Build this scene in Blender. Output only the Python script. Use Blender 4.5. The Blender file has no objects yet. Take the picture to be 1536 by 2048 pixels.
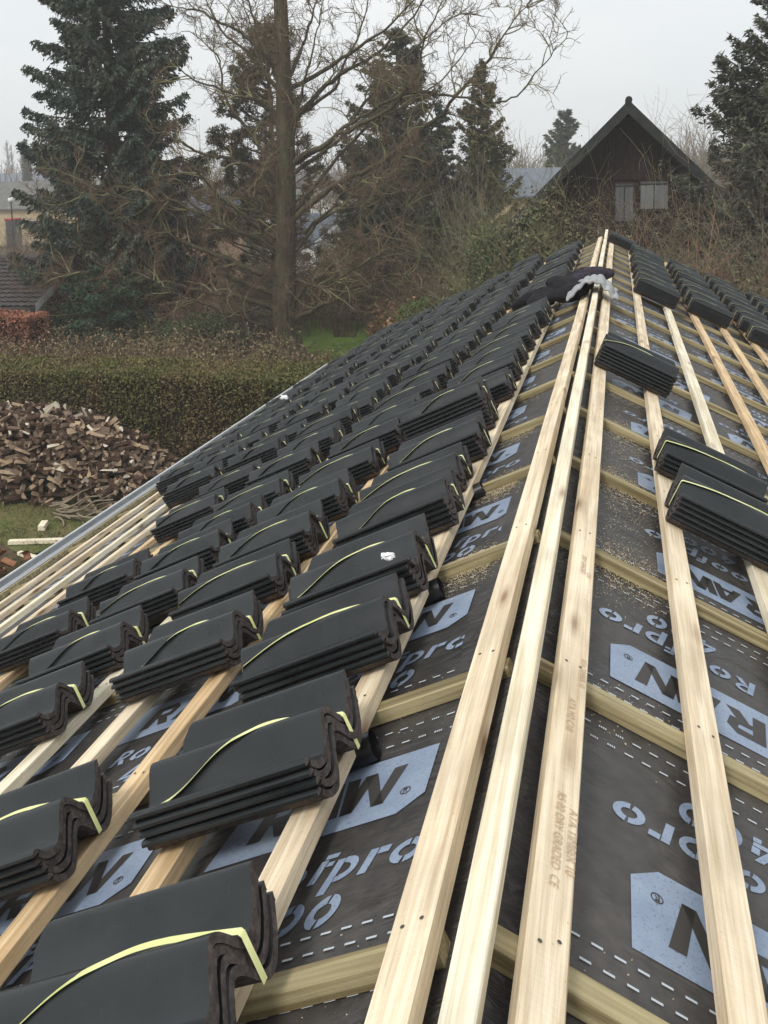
import bpy, bmesh, math, random
import numpy as np
from mathutils import Vector, Matrix, noise
C = bpy.context.scene
COL = C.collection
R_ = math.radians
RNG = np.random.default_rng(7)
random.seed(7)

# ------------------------------------------------------------------ camera
F_PX, PIT, YAW, ROLL = 1950.18, 0.132872, 0.236524, -0.021133
PX0, PY0 = 768.0, 611.8          # principal point: the photograph is the lower part of a taller frame
PITCH = 0.43459                 # roof pitch
CA, SA = math.cos(PITCH), math.sin(PITCH)
ZR = 5.0                        # height of the ridge of the underlay
CAM = Vector((0.21598, 0.0, ZR + 1.1967))
Fv = Vector((-math.sin(YAW) * math.cos(PIT), math.cos(YAW) * math.cos(PIT), -math.sin(PIT)))
Rv = Vector((math.cos(YAW), math.sin(YAW), 0)); Uv = Rv.cross(Fv)
R2 = Rv * math.cos(ROLL) + Uv * math.sin(ROLL); U2 = -Rv * math.sin(ROLL) + Uv * math.cos(ROLL)
cd = bpy.data.cameras.new('camera'); cam = bpy.data.objects.new('camera', cd); COL.objects.link(cam)
cd.sensor_fit = 'VERTICAL'; cd.sensor_height = 36.0; cd.lens = F_PX / 2048 * 36
cd.shift_y = -(1024 - PY0) / 2048; cd.clip_start = 0.05; cd.clip_end = 3000
cam.matrix_world = Matrix(((R2.x, U2.x, -Fv.x, CAM.x), (R2.y, U2.y, -Fv.y, CAM.y), (R2.z, U2.z, -Fv.z, CAM.z), (0, 0, 0, 1)))
C.camera = cam

def at(px, py, Y):
    """world point seen at a pixel of the photograph at a given distance Y"""
    v = Fv + R2 * ((px - PX0) / F_PX) - U2 * ((py - PY0) / F_PX)
    return CAM + v * (Y / v.y)

# ------------------------------------------------------------------ sky, sun, exposure
w = bpy.data.worlds.new('World'); C.world = w; w.use_nodes = True
nt = w.node_tree; nt.nodes.clear()
SUN_EL, SUN_AZ = R_(48), R_(200)
o_ = nt.nodes.new('ShaderNodeOutputWorld'); bg = nt.nodes.new('ShaderNodeBackground')
sky = nt.nodes.new('ShaderNodeTexSky'); sky.sky_type = 'NISHITA'; sky.sun_disc = False
sky.sun_elevation = SUN_EL; sky.sun_rotation = SUN_AZ; sky.dust_density = 4; sky.air_density = 1.2
tc = nt.nodes.new('ShaderNodeTexCoord'); mp = nt.nodes.new('ShaderNodeMapping'); mp.inputs['Scale'].default_value = (1.2, 1.2, 3.0)
nz = nt.nodes.new('ShaderNodeTexNoise'); nz.inputs['Scale'].default_value = 1.6; nz.inputs['Detail'].default_value = 5; nz.inputs['Roughness'].default_value = .55
cr = nt.nodes.new('ShaderNodeValToRGB'); cr.color_ramp.elements[0].position = .3; cr.color_ramp.elements[1].position = .72
cr.color_ramp.elements[0].color = (.80, .85, .885, 1); cr.color_ramp.elements[1].color = (.95, .965, .97, 1)
mul = nt.nodes.new('ShaderNodeVectorMath'); mul.operation = 'SCALE'; mul.inputs['Scale'].default_value = 7.3
mx = nt.nodes.new('ShaderNodeMixRGB'); mx.inputs[0].default_value = .93
L = nt.links.new
L(tc.outputs['Generated'], mp.inputs[0]); L(mp.outputs[0], nz.inputs['Vector']); L(nz.outputs['Fac'], cr.inputs[0])
L(cr.outputs[0], mul.inputs[0]); L(sky.outputs[0], mx.inputs[1]); L(mul.outputs[0], mx.inputs[2])
L(mx.outputs[0], bg.inputs[0]); bg.inputs[1].default_value = .10; L(bg.outputs[0], o_.inputs[0])
sd = bpy.data.lights.new('sun', 'SUN'); sun = bpy.data.objects.new('sun', sd); COL.objects.link(sun)
sd.energy = 1.5; sd.angle = R_(14); sd.color = (1, .965, .91)
sdir = Vector((math.sin(SUN_AZ) * math.cos(SUN_EL), math.cos(SUN_AZ) * math.cos(SUN_EL), math.sin(SUN_EL)))
sun.rotation_euler = sdir.to_track_quat('Z', 'Y').to_euler()
C.view_settings.view_transform = 'Standard'; C.view_settings.look = 'None'
C.view_settings.exposure = 0.53; C.view_settings.gamma = 1.0
C.cycles.max_bounces = 5; C.cycles.diffuse_bounces = 3; C.cycles.glossy_bounces = 2; C.cycles.transmission_bounces = 3
C.cycles.volume_bounces = 2; C.cycles.transparent_max_bounces = 4

# ------------------------------------------------------------------ helpers
def tag(o, label=None, cat=None, group=None, kind=None):
    if label: o['label'] = label
    if cat: o['category'] = cat
    if group: o['group'] = group
    if kind: o['kind'] = kind
    return o
def link(name, me, mats=(), parent=None, mat=None):
    o = bpy.data.objects.new(name, me); COL.objects.link(o)
    if me is not None:
        for m in (mats if isinstance(mats, (list, tuple)) else [mats]):
            if me.materials.find(m.name) < 0: me.materials.append(m)
    if mat is not None: o.matrix_world = mat
    if parent is not None: o.parent = parent
    return o
def empty(name, loc=(0, 0, 0), rz=0.0, M=None):
    o = bpy.data.objects.new(name, None); COL.objects.link(o); o.empty_display_size = .1
    if M is not None: o.matrix_world = M
    else: o.location = loc; o.rotation_euler = (0, 0, rz)
    return o
def np_mesh(name, V, quads=None, tris=None, smooth=False, qmat=None, tmat=None):
    V = np.asarray(V, dtype=np.float32).reshape(-1, 3)
    me = bpy.data.meshes.new(name)
    nq = 0 if quads is None else len(quads); n3 = 0 if tris is None else len(tris)
    me.vertices.add(len(V)); me.vertices.foreach_set('co', V.ravel())
    li = []
    if nq: li.append(np.asarray(quads, dtype=np.int32).ravel())
    if n3: li.append(np.asarray(tris, dtype=np.int32).ravel())
    li = np.concatenate(li)
    me.loops.add(len(li)); me.loops.foreach_set('vertex_index', li)
    me.polygons.add(nq + n3)
    st = np.concatenate([np.arange(nq) * 4, nq * 4 + np.arange(n3) * 3]).astype(np.int32)
    me.polygons.foreach_set('loop_start', st)
    try: me.polygons.foreach_set('loop_total', np.concatenate([np.full(nq, 4), np.full(n3, 3)]).astype(np.int32))
    except Exception: pass
    if smooth: me.polygons.foreach_set('use_smooth', np.ones(nq + n3, dtype=bool))
    if qmat is not None or tmat is not None:
        a = np.zeros(nq + n3, dtype=np.int32)
        if qmat is not None: a[:nq] = qmat
        if tmat is not None: a[nq:] = tmat
        me.polygons.foreach_set('material_index', a)
    me.update(calc_edges=True); me.validate()
    return me
class MB:
    """collects boxes, tubes, polygons into one mesh"""
    def __init__(s): s.v = []; s.f = []; s.m = []
    def poly(s, pts, mi=0):
        n = len(s.v); s.v += [tuple(p) for p in pts]; s.f.append(tuple(range(n, n + len(pts)))); s.m.append(mi)
    def box(s, x0, x1, y0, y1, z0, z1, M=None, mi=0, bev=0.0):
        n = len(s.v)
        P = [(x, y, z) for z in (z0, z1) for x, y in ((x0, y0), (x1, y0), (x1, y1), (x0, y1))]
        if M is not None: P = [tuple(M @ Vector(p)) for p in P]
        s.v += P
        for f in ((0, 3, 2, 1), (4, 5, 6, 7), (0, 1, 5, 4), (1, 2, 6, 5), (2, 3, 7, 6), (3, 0, 4, 7)):
            s.f.append(tuple(n + i for i in f)); s.m.append(mi)
    def tube(s, pts, rad, k=6, cap=True, mi=0):
        pts = [Vector(p) for p in pts]; n0 = len(s.v)
        if not hasattr(rad, '__len__'): rad = [rad] * len(pts)
        for i, p in enumerate(pts):
            t = (pts[min(i + 1, len(pts) - 1)] - pts[max(i - 1, 0)]).normalized()
            a = t.cross(Vector((0, 0, 1)) if abs(t.z) < .9 else Vector((1, 0, 0))).normalized(); b = t.cross(a)
            for j in range(k):
                an = 2 * math.pi * j / k; s.v.append(tuple(p + (a * math.cos(an) + b * math.sin(an)) * rad[i]))
        for i in range(len(pts) - 1):
            for j in range(k):
                s.f.append((n0 + i * k + j, n0 + i * k + (j + 1) % k, n0 + (i + 1) * k + (j + 1) % k, n0 + (i + 1) * k + j)); s.m.append(mi)
        if cap:
            s.f.append(tuple(n0 + j for j in range(k))[::-1]); s.m.append(mi)
            s.f.append(tuple(n0 + (len(pts) - 1) * k + j for j in range(k))); s.m.append(mi)
    def mesh(s, name, smooth=False, bevel=0.0, recalc=True):
        me = bpy.data.meshes.new(name); me.from_pydata(s.v, [], s.f)
        me.polygons.foreach_set('material_index', s.m)
        if bevel or recalc:
            bm = bmesh.new(); bm.from_mesh(me)
            if bevel:
                bmesh.ops.bevel(bm, geom=list(bm.edges), offset=bevel, segments=1, affect='EDGES', clamp_overlap=True)
            bmesh.ops.recalc_face_normals(bm, faces=bm.faces)
            bm.to_mesh(me); bm.free()
        if smooth: me.polygons.foreach_set('use_smooth', [True] * len(me.polygons))
        me.update(); return me
    def build(s, name, mats, parent=None, smooth=False, bevel=0.0, recalc=True):
        return link(name, s.mesh(name, smooth, bevel, recalc), mats, parent)

# ------------------------------------------------------------------ materials
def mat(name, col=(.5, .5, .5), rough=.8, spec=.3):
    m = bpy.data.materials.new(name); m.use_nodes = True; b = m.node_tree.nodes['Principled BSDF']
    b.inputs['Base Color'].default_value = (*col, 1); b.inputs['Roughness'].default_value = rough
    b.inputs['Specular IOR Level'].default_value = spec
    return m
def nodes(m): return m.node_tree, m.node_tree.nodes, m.node_tree.links.new, m.node_tree.nodes['Principled BSDF']
def noise_tex(nt_, vec, scale, detail=4, rough=.55, dist=0):
    n = nt_.nodes.new('ShaderNodeTexNoise'); n.inputs['Scale'].default_value = scale; n.inputs['Detail'].default_value = detail
    n.inputs['Roughness'].default_value = rough; n.inputs['Distortion'].default_value = dist
    if vec is not None: nt_.links.new(vec, n.inputs['Vector'])
    return n
def ramp(nt_, fac, stops, interp='LINEAR'):
    r = nt_.nodes.new('ShaderNodeValToRGB'); e = r.color_ramp.elements; r.color_ramp.interpolation = interp
    while len(e) < len(stops): e.new(.5)
    for i, (p, c) in enumerate(stops):
        e[i].position = p; e[i].color = (*c, 1) if len(c) == 3 else c
    nt_.links.new(fac, r.inputs[0]); return r
def coords(nt_, kind='Object', scale=(1, 1, 1), rnd=False):
    t = nt_.nodes.new('ShaderNodeTexCoord'); m = nt_.nodes.new('ShaderNodeMapping'); m.inputs['Scale'].default_value = scale
    src = t.outputs[kind]
    if rnd:
        oi = nt_.nodes.new('ShaderNodeObjectInfo'); a = nt_.nodes.new('ShaderNodeVectorMath'); a.operation = 'ADD'
        s = nt_.nodes.new('ShaderNodeVectorMath'); s.operation = 'SCALE'; s.inputs[0].default_value = (7.3, 13.1, 5.7)
        nt_.links.new(oi.outputs['Random'], s.inputs['Scale']); nt_.links.new(src, a.inputs[0]); nt_.links.new(s.outputs[0], a.inputs[1]); src = a.outputs[0]
    nt_.links.new(src, m.inputs[0]); return m.outputs[0]
def bump(nt_, b, h, strength=.3, dist=.01):
    n = nt_.nodes.new('ShaderNodeBump'); n.inputs['Strength'].default_value = strength; n.inputs['Distance'].default_value = dist
    nt_.links.new(h, n.inputs['Height']); nt_.links.new(n.outputs[0], b.inputs['Normal']); return n
def mixc(nt_, f, a, b, mode='MIX'):
    m = nt_.nodes.new('ShaderNodeMixRGB'); m.blend_type = mode
    for i, v in enumerate((f, a, b)):
        if hasattr(v, 'links'): nt_.links.new(v, m.inputs[i])
        elif isinstance(v, (int, float)): m.inputs[i].default_value = v
        else: m.inputs[i].default_value = (*v, 1)
    return m.outputs[0]

def wood(name, lo, hi, axis=1, knot=(.20, .10, .045), grain=1.0):
    m = mat(name, hi, .62, .25); nt_, N, Lk, b = nodes(m)
    sc = [38, 38, 38]; sc[axis] = 1.4
    v = coords(nt_, 'Object', tuple(sc), True)
    n1 = noise_tex(nt_, v, 1.0, 3, .5, .6)
    r1 = ramp(nt_, n1.outputs['Fac'], [(.30, lo), (.48, tuple((a + c) / 2 for a, c in zip(lo, hi))), (.60, hi)])
    sc2 = [10, 10, 10]; sc2[axis] = 2.6
    v2 = coords(nt_, 'Object', tuple(sc2), True)
    vo = nt_.nodes.new('ShaderNodeTexVoronoi'); vo.inputs['Scale'].default_value = 1.0; vo.inputs['Randomness'].default_value = 1.0
    Lk(v2, vo.inputs['Vector'])
    kr = ramp(nt_, vo.outputs['Distance'], [(.06, (1, 1, 1)), (.15, (.35, .35, .35)), (.26, (0, 0, 0))])
    v3 = coords(nt_, 'Object', (3, 3, 3), True); n3 = noise_tex(nt_, v3, 1.2, 3)
    big = ramp(nt_, n3.outputs['Fac'], [(.35, (.86, .86, .86)), (.65, (1.04, 1.04, 1.04))])
    c = mixc(nt_, 1.0, r1.outputs[0], big.outputs[0], 'MULTIPLY')
    km = nt_.nodes.new('ShaderNodeMath'); km.operation = 'MULTIPLY'; km.inputs[1].default_value = .8; Lk(kr.outputs[0], km.inputs[0])
    c = mixc(nt_, km.outputs[0], c, knot)
    # saw and dirt specks
    v4 = coords(nt_, 'Object', (120, 60, 120), True); n4 = noise_tex(nt_, v4, 1.0, 2, .6)
    sp = ramp(nt_, n4.outputs['Fac'], [(.70, (0, 0, 0)), (.78, (.5, .5, .5))])
    c = mixc(nt_, sp.outputs[0], c, (.22, .15, .09))
    sf = [150, 150, 150]; sf[axis] = 3.0
    vf = coords(nt_, 'Object', tuple(sf), True); nf = noise_tex(nt_, vf, 1.0, 4, .7, .3)
    fr_ = ramp(nt_, nf.outputs['Fac'], [(.32, (.80, .78, .74)), (.55, (1.03, 1.03, 1.03))])
    c = mixc(nt_, 1.0, c, fr_.outputs[0], 'MULTIPLY')
    # rough sawn marks across the grain
    sm = [60, 60, 60]; sm[axis] = 210
    vm = coords(nt_, 'Object', tuple(sm), True); nm_ = noise_tex(nt_, vm, .35, 3, .7, .2)
    ad = nt_.nodes.new('ShaderNodeMath'); ad.operation = 'ADD'; Lk(nf.outputs['Fac'], ad.inputs[0]); Lk(nm_.outputs['Fac'], ad.inputs[1])
    Lk(c, b.inputs['Base Color']); bump(nt_, b, ad.outputs[0], .55 * grain, .003)
    return m
M = {}
M['pine'] = wood('pine', (.64, .50, .33), (.91, .78, .58))
M['pine_pale'] = wood('pine_pale', (.72, .61, .42), (.94, .87, .69))
M['pine_orange'] = wood('pine_orange', (.56, .38, .20), (.83, .62, .38))
M['treated'] = wood('treated_pine', (.18, .14, .068), (.44, .375, .215), axis=0, knot=(.10, .055, .02))
M['stamp'] = mat('stamp_ink', (.52, .39, .26), .8)

def membrane_mat():
    m = mat('underlay_membrane', (.05, .045, .04), .5, .42); nt_, N, Lk, b = nodes(m)
    v = coords(nt_, 'Object', (1, 1, 1))
    n1 = noise_tex(nt_, v, 2.2, 5, .6, .4); n2 = noise_tex(nt_, v, 26, 3, .6)
    c1 = ramp(nt_, n1.outputs['Fac'], [(.3, (.030, .029, .029)), (.55, (.055, .051, .049)), (.75, (.086, .079, .074))])
    c2 = ramp(nt_, n2.outputs['Fac'], [(.3, (.75, .75, .75)), (.7, (1.25, 1.22, 1.2))])
    c = mixc(nt_, 1.0, c1.outputs[0], c2.outputs[0], 'MULTIPLY')
    # fine scuffs, drifting down the slope
    vs = coords(nt_, 'Object', (14, 90, 14)); n5 = noise_tex(nt_, vs, 1.0, 4, .65, 1.5)
    s5 = ramp(nt_, n5.outputs['Fac'], [(.60, (0, 0, 0)), (.75, (.35, .35, .35))])
    c = mixc(nt_, s5.outputs[0], c, (.13, .115, .10))
    Lk(c, b.inputs['Base Color'])
    # water drops = small round bumps with a lower roughness
    vo = nt_.nodes.new('ShaderNodeTexVoronoi'); vo.inputs['Scale'].default_value = 85; Lk(v, vo.inputs['Vector'])
    dr = ramp(nt_, vo.outputs['Distance'], [(.12, (1, 1, 1)), (.22, (0, 0, 0))])
    n6 = noise_tex(nt_, v, 9, 3); g6 = ramp(nt_, n6.outputs['Fac'], [(.5, (0, 0, 0)), (.62, (1, 1, 1))])
    dm = mixc(nt_, 1.0, dr.outputs[0], g6.outputs[0], 'MULTIPLY')
    rr = ramp(nt_, n1.outputs['Fac'], [(.3, (.34, .34, .34)), (.7, (.58, .58, .58))])
    rm = mixc(nt_, dm, rr.outputs[0], (.06, .06, .06)); Lk(rm, b.inputs['Roughness'])
    # creases of loose sheet, deep along the ridge
    vw = coords(nt_, 'Object', (3.0, 5.5, 3.0)); n7 = noise_tex(nt_, vw, 1.0, 3, .5, 1.1)
    vx = coords(nt_, 'Object', (7, 22, 7)); n8 = noise_tex(nt_, vx, 1.0, 3, .6, 1.4)
    tcx = nt_.nodes.new('ShaderNodeTexCoord'); sx = nt_.nodes.new('ShaderNodeSeparateXYZ'); Lk(tcx.outputs['Object'], sx.inputs[0])
    ab = nt_.nodes.new('ShaderNodeMath'); ab.operation = 'ABSOLUTE'; Lk(sx.outputs[0], ab.inputs[0])
    mr = nt_.nodes.new('ShaderNodeMapRange'); mr.inputs[1].default_value = .04; mr.inputs[2].default_value = .22; mr.inputs[3].default_value = 1.0; mr.inputs[4].default_value = .06
    Lk(ab.outputs[0], mr.inputs[0])
    m8 = nt_.nodes.new('ShaderNodeMath'); m8.operation = 'MULTIPLY'; Lk(n8.outputs['Fac'], m8.inputs[0]); Lk(mr.outputs[0], m8.inputs[1])
    a8 = nt_.nodes.new('ShaderNodeMath'); a8.operation = 'ADD'; Lk(n7.outputs['Fac'], a8.inputs[0]); Lk(m8.outputs[0], a8.inputs[1])
    b1 = bump(nt_, b, a8.outputs[0], .8, .03)
    b2 = nt_.nodes.new('ShaderNodeBump'); b2.inputs['Strength'].default_value = .6; b2.inputs['Distance'].default_value = .002
    Lk(dm, b2.inputs['Height']); Lk(b1.outputs[0], b2.inputs['Normal']); Lk(b2.outputs[0], b.inputs['Normal'])
    return m
M['membrane'] = membrane_mat()
def print_mat():
    m = mat('pale_blue_print', (.25, .33, .47), .45, .4); nt_, N, Lk, b = nodes(m)
    v = coords(nt_, 'Object', (1, 1, 1)); n = noise_tex(nt_, v, 7, 4, .6)
    n2 = noise_tex(nt_, v, 160, 2, .7)
    r = ramp(nt_, n.outputs['Fac'], [(.3, (.20, .255, .36)), (.7, (.31, .38, .49))])
    r2 = ramp(nt_, n2.outputs['Fac'], [(.28, (.45, .45, .45)), (.42, (1, 1, 1))])
    Lk(mixc(nt_, 1.0, r.outputs[0], r2.outputs[0], 'MULTIPLY'), b.inputs['Base Color'])
    bump(nt_, b, n.outputs['Fac'], .3, .01); return m
M['print'] = print_mat()
M['dash'] = mat('white_print', (.50, .54, .58), .5, .3)
M['printdark'] = mat('print_cutout', (.045, .041, .038), .5, .35)

def tile_coat():
    m = mat('tile_coating', (.02, .024, .026), .32, .52); nt_, N, Lk, b = nodes(m)
    v = coords(nt_, 'Object', (1, 1, 1), True); n = noise_tex(nt_, v, 5, 4, .6)
    r = ramp(nt_, n.outputs['Fac'], [(.3, (.0088, .0115, .0127)), (.7, (.019, .0225, .0242))])
    n2 = noise_tex(nt_, v, 75, 4, .75); d = ramp(nt_, n2.outputs['Fac'], [(.64, (0, 0, 0)), (.76, (.45, .45, .45))])
    vs = coords(nt_, 'Object', (5, 60, 60), True); n4 = noise_tex(nt_, vs, 1.0, 3, .7, .8); d2 = ramp(nt_, n4.outputs['Fac'], [(.66, (0, 0, 0)), (.74, (.35, .35, .35))])
    oi = nt_.nodes.new('ShaderNodeObjectInfo'); tone = ramp(nt_, oi.outputs['Random'], [(0, (.72, .74, .76)), (1, (1.3, 1.28, 1.26))])
    c = mixc(nt_, 1.0, r.outputs[0], tone.outputs[0], 'MULTIPLY'); c = mixc(nt_, d.outputs[0], c, (.085, .08, .075)); c = mixc(nt_, d2.outputs[0], c, (.07, .068, .065))
    Lk(c, b.inputs['Base Color'])
    rr = ramp(nt_, n.outputs['Fac'], [(.3, (.22, .22, .22)), (.7, (.40, .40, .40))]); Lk(rr.outputs[0], b.inputs['Roughness'])
    n3 = noise_tex(nt_, v, 220, 2, .6); bump(nt_, b, n3.outputs['Fac'], .10, .002); return m
M['coat'] = tile_coat()
def tile_raw():
    m = mat('tile_raw_edge', (.05, .045, .042), .92, .2); nt_, N, Lk, b = nodes(m)
    v = coords(nt_, 'Object', (1, 1, 1), True); n = noise_tex(nt_, v, 70, 5, .7)
    r = ramp(nt_, n.outputs['Fac'], [(.25, (.030, .025, .023)), (.5, (.080, .066, .061)), (.78, (.17, .148, .136))])
    Lk(r.outputs[0], b.inputs['Base Color']); bump(nt_, b, n.outputs['Fac'], .4, .004); return m
M['raw'] = tile_raw()
def strap_mat():
    m = mat('yellow_strap', (.72, .76, .24), .38, .5); nt_, N, Lk, b = nodes(m)
    v = coords(nt_, 'Object', (1, 1, 1), True); n = noise_tex(nt_, v, 14, 3)
    r = ramp(nt_, n.outputs['Fac'], [(.3, (.66, .69, .25)), (.7, (.88, .89, .48))]); Lk(r.outputs[0], b.inputs['Base Color']); return m
M['strap'] = strap_mat()
def noisy(name, stops, scale=5, rough=.9, bs=.4, bd=.02, detail=5, spec=.2, sc=(1, 1, 1), rnd=False, dist=0.0):
    m = mat(name, stops[0][1], rough, spec); nt_, N, Lk, b = nodes(m)
    v = coords(nt_, 'Object', sc, rnd); n = noise_tex(nt_, v, scale, detail, .62, dist)
    r = ramp(nt_, n.outputs['Fac'], stops); Lk(r.outputs[0], b.inputs['Base Color'])
    if bs: bump(nt_, b, n.outputs['Fac'], bs, bd)
    return m
def leaf_mat(name, stops, scale=1.2, rough=.75, fine=None, trans=.0):
    """foliage: patches of colour through the crown plus a leaf-to-leaf variation"""
    m = mat(name, stops[0][1], rough, .25); nt_, N, Lk, b = nodes(m)
    v = coords(nt_, 'Object', (1, 1, 1)); n = noise_tex(nt_, v, scale, 4, .6)
    r = ramp(nt_, n.outputs['Fac'], stops)
    g = nt_.nodes.new('ShaderNodeNewGeometry'); rr = ramp(nt_, g.outputs['Random Per Island'], [(0, (.55, .55, .55)), (1, (1.5, 1.5, 1.5))])
    Lk(mixc(nt_, 1.0, r.outputs[0], rr.outputs[0], 'MULTIPLY'), b.inputs['Base Color']); return m
M['zinc'] = noisy('zinc', [(.3, (.42, .44, .46)), (.7, (.56, .58, .60))], 6, .42, .1, .002, spec=.6)
M['zinc'].node_tree.nodes['Principled BSDF'].inputs['Metallic'].default_value = .65
M['white_paint'] = noisy('white_paint', [(.3, (.62, .63, .62)), (.7, (.76, .77, .76))], 3, .6, .05)
M['brick'] = noisy('house_brick', [(.3, (.24, .16, .11)), (.7, (.34, .24, .17))], 8, .9, .3)
M['ply'] = noisy('gable_board', [(.3, (.35, .26, .16)), (.7, (.45, .34, .22))], 4, .8, .2)
M['sawdust'] = mat('sawdust', (.56, .46, .29), .9)
M['black_cloth'] = noisy('black_cloth', [(.3, (.008, .008, .010)), (.7, (.022, .020, .024))], 20, .95, .4, .006)
M['grey_cloth'] = noisy('grey_cloth', [(.3, (.25, .26, .27)), (.7, (.42, .43, .43))], 14, .95, .5, .006)
M['purple_cloth'] = noisy('purple_cloth', [(.3, (.018, .014, .022)), (.7, (.05, .042, .058))], 20, .9, .4, .006)
M['plastic_white'] = mat('white_plastic', (.80, .81, .82), .4, .5)
M['black_plastic'] = mat('black_plastic', (.012, .012, .013), .35, .5)

# ------------------------------------------------------------------ roof frames
def frame(side, d, y, n):
    """matrix of a point on a slope; +Z is the slope normal, +Y runs along the ridge"""
    X = Vector((CA, 0, SA)) if side < 0 else Vector((CA, 0, -SA))
    Z = Vector((-SA, 0, CA)) if side < 0 else Vector((SA, 0, CA))
    P = Vector((side * (d * CA + n * SA), y, ZR - d * SA + n * CA))
    return Matrix(((X.x, 0, Z.x, P.x), (X.y, 1, Z.y, P.y), (X.z, 0, Z.z, P.z), (0, 0, 0, 1)))
def S(side, d, y, n=0.0):
    return Vector((side * (d * CA + n * SA), y, ZR - d * SA + n * CA))
YA, YB = -2.4, 17.7
DE = 5.50                                      # eave, measured down the slope
SB, ST = .036, .074                            # top of the counter battens, top of the battens
Y0L, Y0R, BAY = 1.3700, 1.3973, .87939
# ================================================================== the house being re-roofed
house = tag(empty('house', (0, 0, 0)), 'brick house with its roof stripped to black underlay and bare pine battens', 'house')
def part(name, mb, m, **k): return mb.build(name, m, house, **k)
# underlay: both slopes and the crease over the ridge
def underlay_mesh():
    ys = np.linspace(YA, YB, 190); ds = np.concatenate([-np.linspace(DE + .06, .03, 70), [-.012, .012], np.linspace(.03, DE + .06, 70)])
    V = []
    for y in ys:
        for d in ds:
            s = -1 if d < 0 else 1; a = abs(d)
            near = math.exp(-(a / .10) ** 2)
            n = noise.noise(Vector((d * 2.1, y * 1.3, 3))) * .0012 + noise.noise(Vector((d * 9, y * 7, 8))) * .008 * near
            V.append(tuple(S(s, a, y, n - .0012)))
    m_ = len(ds); Q = []
    for i in range(len(ys) - 1):
        for j in range(m_ - 1): Q.append((i * m_ + j, i * m_ + j + 1, (i + 1) * m_ + j + 1, (i + 1) * m_ + j))
    return np_mesh('underlay', V, Q, smooth=True)
underlay = link('underlay', underlay_mesh(), M['membrane'], house)

# printed marks, in text coordinates (u along the reading direction, v up)
def ell(cx, cy, rx, ry, ir, a0, a1, n=10):
    q = []
    for i in range(n):
        t0 = R_(a0 + (a1 - a0) * i / n); t1 = R_(a0 + (a1 - a0) * (i + 1) / n)
        q.append([(cx + rx * math.cos(t0), cy + ry * math.sin(t0)), (cx + rx * math.cos(t1), cy + ry * math.sin(t1)),
                  (cx + rx * ir * math.cos(t1), cy + ry * ir * .9 * math.sin(t1)), (cx + rx * ir * math.cos(t0), cy + ry * ir * .9 * math.sin(t0))])
    return q
def rect(x0, y0, x1, y1): return [[(x0, y0), (x1, y0), (x1, y1), (x0, y1)]]
def glyph(ch):            # polygons in a unit box about 1 high, with stencil gaps
    if ch == 'o': return ell(.5, .5, .5, .5, .5, 96, 262) + ell(.5, .5, .5, .5, .5, -84, 84), 1.08
    if ch == '0': return ell(.45, .62, .45, .62, .5, 96, 262) + ell(.45, .62, .45, .62, .5, -84, 84), 1.0
    if ch == 'p': return rect(0, -.45, .26, .98) + ell(.36, .5, .46, .5, .52, -88, 88) + rect(.28, .0, .4, .22) + rect(.28, .78, .4, 1.0), .92
    if ch == 'r': return rect(0, 0, .27, 1) + rect(.31, .72, .66, 1), .72
    if ch == 'f': return rect(.12, 0, .38, 1.05) + rect(.42, .72, .66, .92) + rect(.2, 1.1, .66, 1.32), .72
    if ch == 'R': return rect(0, 0, .28, 1.3) + ell(.42, .92, .42, .38, .5, -88, 88) + rect(.3, 1.1, .45, 1.3) + rect(.3, .54, .45, .74) + [[(.34, .5), (.62, .5), (.95, 0), (.64, 0)]], 1.0
    if ch == '4': return [[(0, .28), (.74, .28), (.74, .5), (0, .5)], [(0, .54), (.28, .54), (.62, 1.25), (.34, 1.25)], [(.5, 0), (.76, 0), (.76, .24), (.5, .24)], [(.5, .54), (.76, .54), (.76, .9), (.5, .9)]], .95
    return [], .5
def word(txt, u, v, h, shear=.22):
    out = []
    for ch in txt:
        g, wd = glyph(ch)
        for p in g: out.append([(u + (x + shear * y) * h * 1.08, v + y * h) for x, y in p])
        u += wd * h * 1.08 + h * .12
    return out
LOGO = [[(0, .228), (0, .048), (-.058, 0), (-.535, 0), (-.50, .228)]]
def bigletters():
    o = []; v0, v1 = .052, .180
    # W
    def st(a, a2, b, b2): return [(a, v1), (a2, v1), (b2, v0), (b, v0)]
    o += [st(-.222, -.190, -.209, -.178), st(-.177, -.146, -.206, -.178), st(-.177, -.146, -.131, -.102), st(-.103, -.069, -.129, -.102)]
    # A
    o += [st(-.268, -.240, -.322, -.292), st(-.264, -.231, -.243, -.214), [(-.298, v0 + .022), (-.235, v0 + .022), (-.238, v0 + .046), (-.288, v0 + .046)]]
    # R
    o += [[(-.448, v0), (-.412, v0), (-.396, v1), (-.432, v1)], [(-.398, v1), (-.352, v1), (-.328, v1 - .032), (-.342, v0 + .050), (-.406, v0 + .050), (-.402, v0 + .074), (-.364, v0 + .076), (-.358, v1 - .032), (-.400, v1 - .028)],
          [(-.396, v0 + .048), (-.360, v0 + .048), (-.336, v0), (-.374, v0)]]
    # registered mark
    o += ell(-.052, .075, .013, .013, .82, 0, 360, 14); o += [[(-.057, .068), (-.0545, .068), (-.0545, .083), (-.057, .083)], [(-.0545, .083), (-.048, .083), (-.048, .077), (-.0545, .077)], [(-.053, .076), (-.0505, .076), (-.0465, .068), (-.049, .068)]]
    return o
def mapped(polys, side, tip, y0, n, jit=0.0):
    out = []
    for p in polys:
        q = []
        for u, v in p:
            d = tip - u; y = y0 + (v if side < 0 else -v)
            q.append(S(side, d, y, n))
        out.append(q)
    return out
pr, dk, ds_ = MB(), MB(), MB()
tips = {1: [.278, .23, .40, .345, .325], -1: [.178, .226, .180, .26, .31]}
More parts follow.
